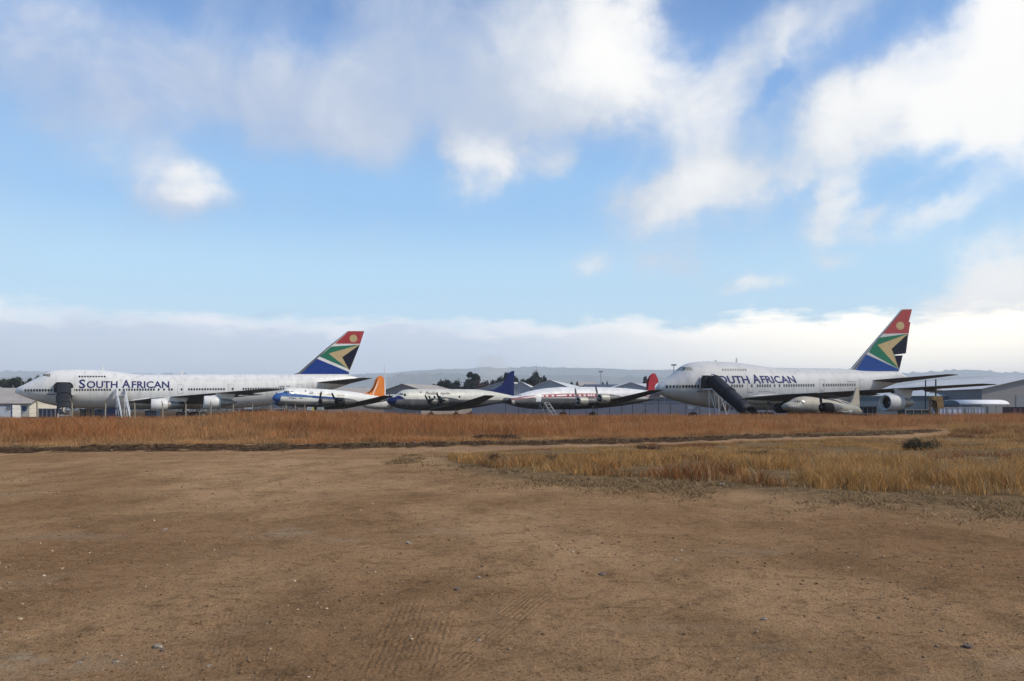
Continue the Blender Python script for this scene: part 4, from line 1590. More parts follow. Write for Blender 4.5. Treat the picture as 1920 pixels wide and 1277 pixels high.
for (x0, x1, y0, y1) in ((1401, 1412, 718.6, 734.6), (1536, 1545.4, 711, 733), (1611.5, 1619.5, 711, 727)):
    PR.skin_px('cabin_door', frame(x0, x1, y0, y1), M_line)
PR.skin_px('hull_seam', [[(x_, 691), (x_ + .35, 691), (x_ + .35, 757), (x_, 757)] for x_ in (1245.6, 1272, 1300, 1330, 1362, 1394, 1425, 1452, 1476, 1504, 1530, 1560, 1592)] + [[(1290, 697.5), (1620, 699.5), (1620, 699.8), (1290, 697.8)], [(1250, 731), (1600, 728), (1600, 728.3), (1250, 731.3)]], mat('faint_seam_sp', (0.48, 0.48, 0.48), 0.7), off=0.012)
PR.text('small_lettering', [('BOEING 747 SP', 1589, 1606, 714.4, 716.6, 0)], M_line)
PR.skin_px('door_sill', [[(1402, 734.4), (1412, 734.2), (1412, 735.6), (1402, 735.8)]], M_line)
PR.skin_px('door_sill', [[(1536, 732), (1546, 731.8), (1546, 733.2), (1536, 733.4)]], M_line)
PR.skin_px('wing_fillet_line', [[(1422, 733.2), (1436, 733), (1454, 735.2), (1454, 735.7), (1436, 733.7), (1422, 733.8)]], M_line)
fq = lambda px, py: PR.pt(px, py)
finR = [fq(1584, 694), fq(1598, 690), fq(1690, 580.5), fq(1695, 579.2), fq(1710, 579.4), fq(1703.4, 603.6), fq(1706.6, 603.6), fq(1697, 663), fq(1675.5, 665.6), fq(1676, 667), fq(1690.6, 666.4), fq(1684, 694), fq(1683, 697)]
regR = saa_regions(fq, dict(
    red=[(1653, 626), (1691, 581), (1709, 580.4), (1702.6, 603.9), (1705.8, 604.4), (1702, 625)],
    gold_sun=[(1686.4, 611, 7.6)],
    green=[(1645.5, 633.5), (1700.6, 625.8), (1672, 654.5), (1680, 690.5), (1626.5, 660.5)],
    gold=[(1643.5, 647), (1700.2, 626.2), (1669.3, 654.5), (1682, 690.6)],
    black=[(1700.6, 626.4), (1696, 662.4), (1675, 665.2), (1669.3, 654.6)],
    blue=[(1622, 664.6), (1682.6, 692.4), (1682.4, 695.4), (1599, 697)],
    lead=[(1586, 694.6), (1598, 690.4), (1690, 581.3), (1691, 581.6), (1622, 664), (1603, 690.6), (1599.5, 695)]))
regR.append((4, [fq(1675, 667.2), fq(1690, 666.8), fq(1683.4, 692), fq(1681.8, 690.4)]))
FINMR = [M_paint_sp, mat('flag_red_faded', (0.33, 0.055, 0.055), 0.6, spec=0.12, var=0.10), M_green, M_gold, M_black_f, mat('flag_blue_faded', (0.014, 0.055, 0.22), 0.6, spec=0.12, var=0.1), M_wing]
rs1, rz1 = PR.sta(1400, 3.3), 3.9
ts1 = PR.sta(1866, 29.8) - 3.0
tz1 = PR.zat(719.5, ts1, 29.8)
e_o = PR.sta(1659, 20.8)
e_i = PR.sta(1540, 11.7)
st1 = PR.sta(1634, 2.0)
jumbo(PR, M_paint_sp, finR, regR, (rs1, rz1, ts1, tz1, 0),
      (st1, PR.zat(713, st1, 2), PR.sta(1810, 11.9) - 3.0, PR.zat(701.5, 54, 11.9), 7.6, 2.8),
      [(e_i, 11.7, 2.9), (e_o, 20.8, PR.zat(755, e_o, 20.8))],
      [(7.0, 0, 2.4), (20.5, -1.9, 3.0), (20.5, 1.9, 3.0), (23.5, -5.5, 3.2), (23.5, 5.5, 3.2)], skip_inner=True, finmats=FINMR)
mb = MB()
for px, h_ in ((1381, .9), (1342, .35)):
    s_, z_ = PR.pt(px, 680 if px > 1360 else 677.8)
    mb.box((s_, 0, z_ + h_ / 2 - .1), (.3, .06, h_))
mb.build('antenna', M_paint_sp, PR.root)
# nose gear door with lettering plate
b_ = MB()
b_.box((6.0, -.9, 2.0), (.95, .06, .5))
b_.build('gear_door', M_steel, PR.root)

# ---------------------------------------------------------------- propeller airliners


def radial(P, s_, l, z_, r, cowl_len, nac_len, cowl_m, blades=3, blade_len=2.0, ph=0.3, prop_m=None, sgn=-1, tail_up=0.0, nac_m=None, open_front=True):
    """engine (cowling) > nacelle, propeller, intake"""
    y_ = sgn * l
    cb = MB()
    cb.revolve((s_, y_, z_), [(.35, r * .6), (.08, r * .72), (0, r * .82), (.12, r * .95), (.5, r), (cowl_len, r * .97), (cowl_len + .05, r * .86)], 24)
    e = cb.build('engine', cowl_m, P.root, smooth=True)
    nb = MB()
    nb.revolve((s_ + cowl_len, y_, z_), [(0, r * .90), (nac_len * .3, r * .84), (nac_len * .7, r * .55), (nac_len, r * .08)], 20)
    nb.build('nacelle', nac_m or M_alu, e, smooth=True)
    ib = MB()
    ib.revolve((s_ + .3, y_, z_), [(0, .02), (0, r * .78), (.05, r * .8)], 20)
    for k in range(9):
        a = k * 2 * math.pi / 9
        ib.box((s_ + .28, y_ + math.cos(a) * r * .5, z_ + math.sin(a) * r * .5), (.3, r * .28, r * .28))
    ib.build('cylinders', M_dark, e)
    pb = MB()
    pb.revolve((s_ - .45, y_, z_), [(0, .02), (.1, .14), (.3, .2), (.8, .2)], 14)
    for k in range(blades):
        a = ph + k * 2 * math.pi / blades
        ca_, sa_ = math.cos(a), math.sin(a)
        ring = []
        for (rad, wd, tw) in ((.15, .09, 1.2), (.45 * blade_len, .17, .9), (.8 * blade_len, .16, .6), (.97 * blade_len, .10, .5), (blade_len, .03, .5)):
            # blade turned with the disc plane (y, z), chord split between disc and shaft direction
            tx, ty, tz_ = math.sin(tw) * wd, -sa_ * math.cos(tw) * wd, ca_ * math.cos(tw) * wd
            ring.append(((s_ - .15 - tx, y_ + ca_ * rad - ty, z_ + sa_ * rad - tz_), (s_ - .15 + tx, y_ + ca_ * rad + ty, z_ + sa_ * rad + tz_), (s_ - .11 + tx * .2, y_ + ca_ * rad, z_ + sa_ * rad)))
        vs = [q for t in ring for q in t]
        fs = []
        for i in range(len(ring) - 1):
            for a0, a1 in ((0, 1), (1, 2), (2, 0)):
                fs.append((i * 3 + a0, i * 3 + a1, i * 3 + 3 + a1, i * 3 + 3 + a0))
        fs.append((0, 1, 2))
        pb.add(vs, fs)
    pb.build('propeller', prop_m or M_dark, e)
    return e


# --- blue-nosed one with an orange tail
PA = Plane('propeller_airliner', 'white propeller airliner with bright blue nose and orange tail fin before the long jumbo', 'airliner', -41.7, 134.0, 0.85, 'old four-engined propeller airliners')
PA.set_profile(
    [(512, 747), (513.5, 742), (517, 738.5), (523, 736), (530, 733.2), (533.5, 729.5), (538, 727.8), (550, 727.2), (563, 727.4), (580, 728.2), (610, 729.8), (640, 732.2), (665, 735.2), (690, 739.5), (712, 743.5), (732, 748)],
    [(512, 747.6), (513.5, 751), (518, 754.5), (526, 757.5), (540, 761), (560, 763.5), (590, 764.5), (630, 764), (670, 760.5), (700, 756.5), (720, 753), (732, 750)],
    [(-.5, .05), (.3, .6), (1, 1.0), (2.2, 1.35), (4, 1.6), (15, 1.6), (19, 1.35), (23, .85), (27, .35), (30, .1)])
M_under = mat('shaded_wing_metal', (0.030, 0.031, 0.035), 0.6, 0.0, var=.2, vscale=.8, spec=.2)  # shadow under the wings put into the metal colour
M_dcbody = mat('white_over_grey_shaded_belly', (0.10, 0.10, 0.10), 0.5, 0.0, var=0.12, vscale=0.8, bands=[(Zh(759, 141), (0.24, 0.24, 0.24)), (Zh(753, 141), (0.66, 0.66, 0.62))], nose=(0.9, (0.018, 0.085, 0.27)), streak=(GRIME, (1.4, 1.4, .3), .3))  # white over grey; lowest band darkened to paint in belly shade
M_azure = mat('azure_blue', (0.014, 0.080, 0.26), 0.5, var=0.1)
M_orange = mat('tail_orange', (0.62, 0.185, 0.030), 0.6, spec=0.12, var=0.12, vscale=0.8, streak=((0.40, 0.10, 0.03), (1, 1, 1), .4))
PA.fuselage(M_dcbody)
PA.skin_px('blue_trim', [[(512.5, 745), (516, 739.6), (524, 736.6), (531, 735.5), (551, 737.6), (560, 739.2), (585.3, 742), (585.3, 745.3), (560, 744), (536, 743.2), (527, 743.2), (522.5, 746), (521, 750), (522, 753.5), (519, 754.8), (514, 750.5)], [(586.2, 742.2), (640, 745.6), (640, 746.1), (586.2, 742.9)], [(586.2, 745.2), (640, 748.4), (640, 748.9), (586.2, 746)], [(541, 745.2), (556, 745.8), (556, 746.6), (550, 747), (541, 746.2)], [(560, 745.6), (568, 745.9), (568, 747), (560, 746.6)]], M_azure, off=.05)
PA.windows([587.6, 591.4, 595.4, 599.4, 603.4, 607.2, 611, 615, 619, 622.8, 626.8, 630.6], lambda px: np.interp(px, [587, 632], [743.9, 747.3]), .46, .42, M_blue)
PA.skin_px('cockpit_window', [[(531.6, 735.7), (532.4, 732.8), (539, 732.9), (539, 736.2)], [(539.8, 736), (539.8, 733), (542, 733), (542, 736.4)], [(544.2, 737), (544.8, 734), (550, 734.2), (551.8, 738)]], M_glass)
PA.skin_px('flag', [[(580, 734.6), (587.5, 735), (587.5, 735.9), (580, 735.5)], [(579.5, 737.2), (587, 737.6), (587, 738.8), (579.5, 738.4)]], M_navy)
PA.skin_px('escape_hatch', [[(571, 732), (574, 732.4), (574.4, 734.4), (571.4, 734)]], M_dark)
M_gild = mat('faded_gold_lettering', (0.50, 0.36, 0.17), 0.6, var=0.1)
PA.text('lettering', [('SOUTH', 597, 606, 736.6, 739.6, 0), ('AFRICAN', 612.5, 626, 738.2, 741.2, 0), ('AIRWAYS', 632, 646, 740, 743, 0)], M_gild)
fa = lambda px, py, l=0: PA.pt(px, py, l)
PA.slab_fin([fa(672, 736.5), fa(684, 738), fa(694, 733), (fa(700, 724)), fa(703.5, 713), fa(707.5, 707), fa(712, 704.6), fa(716, 704.8), fa(719, 708), fa(720.4, 714), fa(720.6, 745), fa(700, 743.6)], .20, .07, [M_orange, M_paint, M_black], regions=[
    (2, [fa(687, 737.6), fa(695, 732.4), fa(700.8, 723.4), fa(704.3, 712.6), fa(708.6, 706.6), fa(706.4, 712), fa(703, 723.6), fa(697.4, 733), fa(690, 738)]),
    (1, [fa(711.8, 710), fa(705, 722), fa(696.5, 741.8), fa(699.8, 744), fa(702.8, 743.8), fa(698.6, 741.2), fa(706.4, 722.6)])])
W_rs, W_ts = PA.sta(596, 1.7), PA.sta(737, 17.9) - 1.6
tzA = PA.zat(742, 12, 17.9)
for sgn in (-1, 1):
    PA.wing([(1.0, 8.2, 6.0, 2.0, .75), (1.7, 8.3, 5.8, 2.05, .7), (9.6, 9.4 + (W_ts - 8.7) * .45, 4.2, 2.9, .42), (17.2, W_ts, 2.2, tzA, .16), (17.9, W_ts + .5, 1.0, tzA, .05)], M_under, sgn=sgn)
    PA.wing([(.4, 24.2, 2.6, 4.35, .18), (1.0, 24.2, 2.5, 4.4, .16), (5.7, 25.0, 1.2, 4.6, .07), (6.0, 25.3, .6, 4.6, .03)], M_alu, name='tailplane', sgn=sgn)
ea1, ea2 = PA.sta(600, 4.8), PA.sta(631, 9.6)
radial(PA, ea1, 4.8, PA.zat(753.5, ea1, 4.8), .70, 1.3, 4.2, M_alu, 3, 1.95, 1.9, M_dark, -1)
radial(PA, ea2, 9.6, PA.zat(753, ea2, 9.6), .72, 1.3, 3.4, M_dark, 3, 1.95, .9, M_black, -1)
radial(PA, ea1, 4.8, PA.zat(753.5, ea1, 4.8), .70, 1.3, 4.2, M_alu, 3, 1.95, 1.1, M_dark, 1)
radial(PA, ea2, 9.6, PA.zat(753, ea2, 9.6), .72, 1.3, 3.4, M_alu, 3, 1.95, 1.9, M_azure, 1)
for s_, l in ((3.2, 0), (11.5, -4.8), (11.5, 4.8)):
    PA.wheel_leg(s_, l, r=.55, w=.3, ztop=2.4)

# --- one with script lettering and dark blue fin
PB = Plane('propeller_airliner', 'grubby white propeller airliner with script lettering, dark blue nose and navy tail fin', 'airliner', -23.3, 143.7, 0.62, 'old four-engined propeller airliners')
PB.set_profile(
    [(726, 752), (728, 747), (733, 743.5), (741, 741), (746, 737.5), (751, 733.6), (757, 731), (766, 730), (800, 729.6), (850, 729.7), (895, 730.2), (920, 733.4), (945, 738.4), (962, 742), (970, 744.5)],
    [(726, 752.8), (728, 756), (735, 761), (745, 765), (760, 768), (790, 770), (840, 770), (880, 766.5), (910, 761.5), (940, 755.5), (960, 750.6), (970, 748)],
    [(-.5, .05), (.3, .65), (1, 1.05), (2.2, 1.4), (4, 1.7), (17, 1.7), (21, 1.35), (25, .8), (29, .3), (31, .1)])
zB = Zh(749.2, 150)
M_pbbody = mat('white_over_metal_shaded_belly', (0.035, 0.036, 0.04), 0.5, 0.0, var=0.16, vscale=0.8, bands=[(Zh(759, 150), (0.095, 0.10, 0.105)), (zB, (0.50, 0.49, 0.43))], nose=(0.8, (0.006, 0.013, 0.085)), streak=(GRIME, (1.4, 1.4, .4), .45))  # lowest band is painted shade below the wing root, not bare metal
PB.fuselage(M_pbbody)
M_deep = mat('deep_blue', (0.006, 0.013, 0.085), 0.6, spec=0.12, var=0.12)
PB.skin_px('nose_paint', [[(726.3, 751), (728.5, 746.4), (734, 743), (742, 741.2), (751, 742.4), (760, 748.4), (744, 749), (737.5, 751.5), (735.6, 755), (738, 761), (731, 758.6), (727, 754.5)]], M_deep, off=.03)
PB.windows([805.2, 814.8, 825, 861.5], lambda px: 744.3 if px < 850 else 743.8, .42, .42, M_black)
PB.skin_px('cockpit_window', [[(745.8, 739.6), (746.8, 737.8), (749.4, 737.6), (749.4, 740)], [(750, 740.2), (750, 737.4), (752.4, 737.4), (752.4, 740.4)], [(753, 740.2), (753, 737.4), (755.4, 737.6), (755.4, 740.6)], [(756.8, 742.2), (757, 738.4), (761, 738.4), (761, 742.6)]], M_glass)
PB.skin_px('round_port', [[(787.2, 735), (788.4, 734.2), (789.8, 734.6), (790.4, 735.8), (789.4, 736.8), (787.8, 736.4)], [(771.6, 741), (772.4, 740.6), (773, 741.2), (772.4, 741.8)]], M_black)
M_scr = mat('dark_script_lettering', (0.07, 0.065, 0.055), 0.6, var=0.1)
PB.text('lettering', [('Phoebus', 797.5, 820.5, 734.2, 740.2, .35), ('Apollo', 824.5, 843.5, 735.4, 740.8, .35)], M_scr)
fb_ = lambda px, py, l=0: PB.pt(px, py, l)
PB.slab_fin([fb_(908, 731.5), fb_(925, 731), fb_(940, 722.5), fb_(947, 713), fb_(951, 704), fb_(954, 698.8), fb_(958, 696.6), fb_(962.2, 695.2), fb_(964.6, 696), fb_(964.2, 700), fb_(963, 742), fb_(950, 741)], .2, .07, [M_deep])
tsB, tzB = PB.sta(917, 17.9) - .6, PB.zat(741.5, 12, 17.9)
rsB = PB.sta(829, 1.8)
for sgn in (-1, 1):
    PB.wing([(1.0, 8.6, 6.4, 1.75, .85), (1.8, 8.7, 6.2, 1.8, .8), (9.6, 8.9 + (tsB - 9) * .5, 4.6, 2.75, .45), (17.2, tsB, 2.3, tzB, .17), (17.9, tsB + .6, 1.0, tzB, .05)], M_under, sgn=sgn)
    PB.wing([(.4, 26.0, 2.7, 4.0, .18), (1.0, 26.0, 2.6, 4.05, .16), (5.6, 26.6, 1.3, 4.25, .07), (6, 27, .6, 4.25, .03)], M_dark, name='tailplane', sgn=sgn)
eb1, eb2 = PB.sta(805, 4.8), PB.sta(826, 9.6)
for sgn in (-1, 1):
    radial(PB, eb1, 4.8, PB.zat(754, eb1, 4.8), .78, 1.3, 4.0, M_alu, 3, 2.0, .75, M_black, sgn, nac_m=M_under)
    radial(PB, eb2, 9.6, PB.zat(752.5, eb2, 9.6), .78, 1.3, 3.4, M_alu, 3, 2.0, .95, M_black, sgn, nac_m=M_under)
for s_, l in ((3.4, 0), (12, -4.8), (12, 4.8)):
    PB.wheel_leg(s_, l, r=.55, w=.3, ztop=2.4)

# --- triple-tailed red-striped one
PC = Plane('propeller_airliner', 'propeller airliner with black nose tip, crimson window stripe and rounded red tail fin', 'airliner', -0.6, 128.5, 0.55, 'old four-engined propeller airliners')
PC.set_profile(
    [(943.5, 752), (944.5, 750), (948, 748), (953, 746), (962, 742.8), (975, 738.8), (990, 734.2), (1005, 730.6), (1025, 727.6), (1050, 725.8), (1080, 725.2), (1120, 725.6), (1160, 727), (1200, 730.6), (1225, 733.5), (1245, 737)],
    [(943.5, 752.8), (945, 755), (950, 757.2), (960, 760.2), (972, 763.4), (990, 766), (1010, 767.4), (1040, 767.8), (1080, 767.6), (1120, 766), (1160, 761.8), (1200, 755.6), (1230, 748.6), (1245, 744)],
    [(-2, .05), (-1.2, .35), (0, .75), (2, 1.2), (4, 1.5), (7, 1.75), (20, 1.75), (26, 1.35), (31, .75), (34.5, .25)])
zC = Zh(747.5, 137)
M_pcbody = mat('white_over_dull_metal_shaded_belly', (0.035, 0.036, 0.042), 0.5, 0.0, var=0.18, vscale=0.8, nose=(-0.55, (0.006, 0.006, 0.007)), bands=[(Zh(756, 137), (0.10, 0.105, 0.105)), (zC, (0.60, 0.60, 0.60))], streak=(GRIME, (1.4, 1.4, .4), .35))  # white over metal, with the dark underside shading set in the lowest band
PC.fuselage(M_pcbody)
M_crim = mat('crimson_stripe', (0.26, 0.030, 0.045), 0.5, var=0.12)
M_pane = mat('whitened_window', (0.70, 0.62, 0.60), 0.5, var=0.1)
M_finred = mat('tail_red', (0.36, 0.030, 0.038), 0.6, spec=0.12, var=0.12, vscale=.8)
PC.skin_px('nose_cone', [[(943.7, 751.2), (945, 749.6), (950, 747.4), (955.6, 746), (956, 759), (949, 756.8), (945, 754.4)]], M_black, off=.03)
PC.skin_px('white_panel', [[(957, 751), (964.4, 750.4), (964.6, 759.6), (957, 758.6)]], M_paint, off=.02)
PC.skin_px('red_stripe', [[(957, 748.4), (970, 745.4), (985, 742.8), (1003, 741), (1003, 742.2), (985, 744.4), (970, 747.2), (957, 750)], [(957, 750.4), (1003, 744.4), (1003, 745.8), (957, 751.4)],
                             [(1014.5, 739.8), (1040, 738.4), (1080, 737.6), (1121, 737.8), (1121, 744.8), (1080, 744.6), (1040, 745), (1014.5, 745.6)], [(1205, 740.2), (1236, 739.2), (1236, 743), (1205, 743.4)]], M_crim, off=.022)
PC.windows([1017, 1025.5, 1036.5, 1069.5, 1078.5, 1087.2, 1096, 1103.5, 1108.5, 1113.5], lambda px: np.interp(px, [1016, 1070, 1120], [742.4, 741.3, 741.2]), .5, .34, M_pane)
PC.skin_px('window', [[(1043.5, 740.6), (1062.5, 739.8), (1062.5, 742.6), (1043.5, 743.2)]], M_pane, off=.035)
PC.skin_px('red_stripe_core', [[(1205, 741.2), (1235, 740.4), (1235, 741.8), (1205, 742.2)]], M_paint, off=.035)
PC.skin_px('cabin_door', [[(1003.2, 735.6), (1013.8, 735.8), (1014, 753), (1004.6, 753.2)]], M_paint, off=.03)
PC.skin_px('cockpit_window', [[(965.6, 741.8), (968, 739.6), (969.4, 739.6), (968.6, 742)], [(970, 741.8), (971.2, 739.6), (972.4, 739.8), (972.2, 742)], [(973.4, 742), (973.8, 740), (976.4, 740), (977.2, 741.8)]], M_glass)
tsC, tzC = PC.sta(1240, 20.5) - 1.2, PC.zat(731.5, 15.5, 20.5)
for sgn in (-1, 1):
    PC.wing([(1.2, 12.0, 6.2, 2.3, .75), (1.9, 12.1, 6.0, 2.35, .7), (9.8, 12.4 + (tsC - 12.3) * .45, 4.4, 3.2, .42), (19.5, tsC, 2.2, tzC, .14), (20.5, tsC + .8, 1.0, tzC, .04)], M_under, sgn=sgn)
    PC.wing([(.4, 31.0, 3.2, 5.2, .2), (6.2, 31.6, 2.0, 5.6, .1)], M_alu, name='tailplane', sgn=sgn)
# rounded fin, scarred where its rudder is missing
ps = [(1212.3, 732), (1212.3, 720), (1214.4, 711), (1218, 704.6), (1222, 700.8), (1225.6, 699.6), (1228.6, 701.4), (1231.4, 706), (1233.6, 711.6), (1234.4, 715.4), (1233, 718), (1229.6, 720), (1227.4, 724), (1226.4, 734)]
PC.slab_fin([PC.pt(a, b) for a, b in ps], .14, .08, [M_finred, M_black], regions=[(1, [PC.pt(a, b) for a, b in [(1212.4, 730.6), (1212.6, 720), (1214.6, 711), (1218, 704.9), (1222, 701.3), (1217.6, 708), (1214.9, 719), (1214.4, 730.6)]])])
ec1, ec2 = PC.sta(1083, 4.8), PC.sta(1123, 9.8)
M_cowl = mat('tan_grey_cowling', (0.34, 0.325, 0.285), 0.5, 0.2, var=0.15, vscale=1.5)
for sgn in (-1, 1):
    radial(PC, ec1, 4.8, PC.zat(752.6, ec1, 4.8), .84, 1.7, 5.4, M_cowl, 3, 2.3, 1.35, M_gear, sgn)
    radial(PC, ec2, 9.8, PC.zat(747.4, ec2, 9.8), .84, 1.7, 4.0, M_cowl, 3, 2.3, 1.25, M_gear, sgn)
for s_, l, r_ in ((2.9, 0, .42), (14.3, -4.4, .62), (14.3, 4.4, .62)):
    PC.wheel_leg(s_, l, r=r_, w=.3, ztop=2.5)

# --- small tan twin
PD = Plane('twin_engine_plane', 'small tan twin-engined propeller plane with black engine cowling, in front of the short jumbo', 'airplane', 35.4, 100.0, 0.53)
PD.set_profile(
    [(1471, 762), (1471.8, 759), (1474, 756.6), (1479, 754.6), (1484, 753.4), (1487.5, 750), (1492, 746.4), (1499, 744), (1508, 743.2), (1520, 744), (1535, 746.6), (1550, 749.6), (1562, 751.6), (1575, 756), (1588, 757.4), (1600, 759), (1608, 763), (1614, 769), (1614.6, 774)],
    [(1471, 762.8), (1471.8, 766), (1474.4, 769), (1480, 771.5), (1492, 774.5), (1510, 776.5), (1560, 777.5), (1595, 777.5), (1610, 776.6), (1614.6, 775)],
    [(-.3, .05), (.1, .55), (.6, .85), (1.6, 1.1), (3, 1.2), (9, 1.15), (12, .85), (15, .5), (16.5, .15)])
M_tan = mat('faded_tan_paint', (0.24, 0.225, 0.19), 0.6, var=0.15, vscale=1.0, bands=[(Zh(758, 100), (0.34, 0.305, 0.235))], streak=((0.20, 0.17, 0.13), (1.6, 1.6, .5), .5))
M_tang = mat('bleached_grey_paint', (0.25, 0.245, 0.235), 0.6, var=0.15, vscale=1.2)
PD.fuselage([M_tan])
PD.skin_px('nose_panel', [[(1471.4, 761), (1473, 757.4), (1478, 755.2), (1487, 755.4), (1496, 757.4), (1508, 762), (1512, 770), (1508, 775), (1490, 773), (1477, 769.6), (1472.4, 766)]], M_tang, off=.02)
PD.skin_px('cockpit_window', [[(1487.6, 753.6), (1489.4, 751), (1492.8, 751), (1492, 754)], [(1493.6, 754), (1494.4, 751), (1496.8, 751), (1496.4, 754.2)], [(1497.6, 754.6), (1499.4, 751), (1500.8, 751), (1500, 754.8)]], M_glass, off=.03)
PD.skin_px('side_window', [[(1501.8, 756.6), (1502.6, 751.4), (1506.6, 751.8), (1508, 757.2)]], M_glass, off=.03)
PD.skin_px('window_frame', frame(1501, 1509, 750.6, 758, .6), M_steel, off=.025)
PD.skin_px('cabin_window', [[(1582, 768.6), (1584.6, 768.6), (1584.6, 772.6), (1582, 772.6)]], M_black, off=.03)
PD.skin_px('white_patch', [[(1590.6, 769), (1596.6, 769), (1596.4, 776), (1593.6, 777), (1591, 776)]], M_steel, off=.03)
PD.skin_px('patch_hole', [[(1592.6, 771.4), (1594.2, 771.4), (1594.2, 773.6), (1592.6, 773.6)]], M_black, off=.045)
fd = lambda px, py: PD.pt(px, py)
PD.slab_fin([fd(1588, 759), fd(1594, 756), fd(1598, 748), fd(1602, 736), fd(1604.5, 727), fd(1606, 726), fd(1609, 726.2), fd(1610.2, 732), fd(1610.4, 766), fd(1600, 763)], .16, .06, [M_tan])
for sgn in (-1, 1):
    PD.wing([(1.0, 5.0, 3.2, 1.35, .28), (4.6, 5.4, 2.7, 1.45, .24)], M_tang, sgn=sgn)
PD.wing([(.3, 13.9, 1.6, 1.1, .1), (4.6, 14.4, 1.1, 1.12, .05)], M_tang, name='tailplane', sgn=-1)
PD.wing([(.2, 13.0, 2.0, 2.35, .14), (1.6, 13.0, 1.9, 2.9, .12), (2.6, 13.3, 1.3, 3.2, .07)], M_tan, name='tailplane', sgn=1)
ed = PD.sta(1542, 3.6)
for sgn in (-1, 1):
    radial(PD, ed, 3.6, PD.zat(765, ed, 3.6), .72, 1.5, 2.6, M_black, 3, 1.85, 1.45 if sgn < 0 else .5, M_dark, sgn)
PD.wheel_leg(7.2, -3.6, r=.4, w=.2, ztop=1.6, twin=False)
PD.wheel_leg(7.2, 3.6, r=.4, w=.2, ztop=1.6, twin=False)

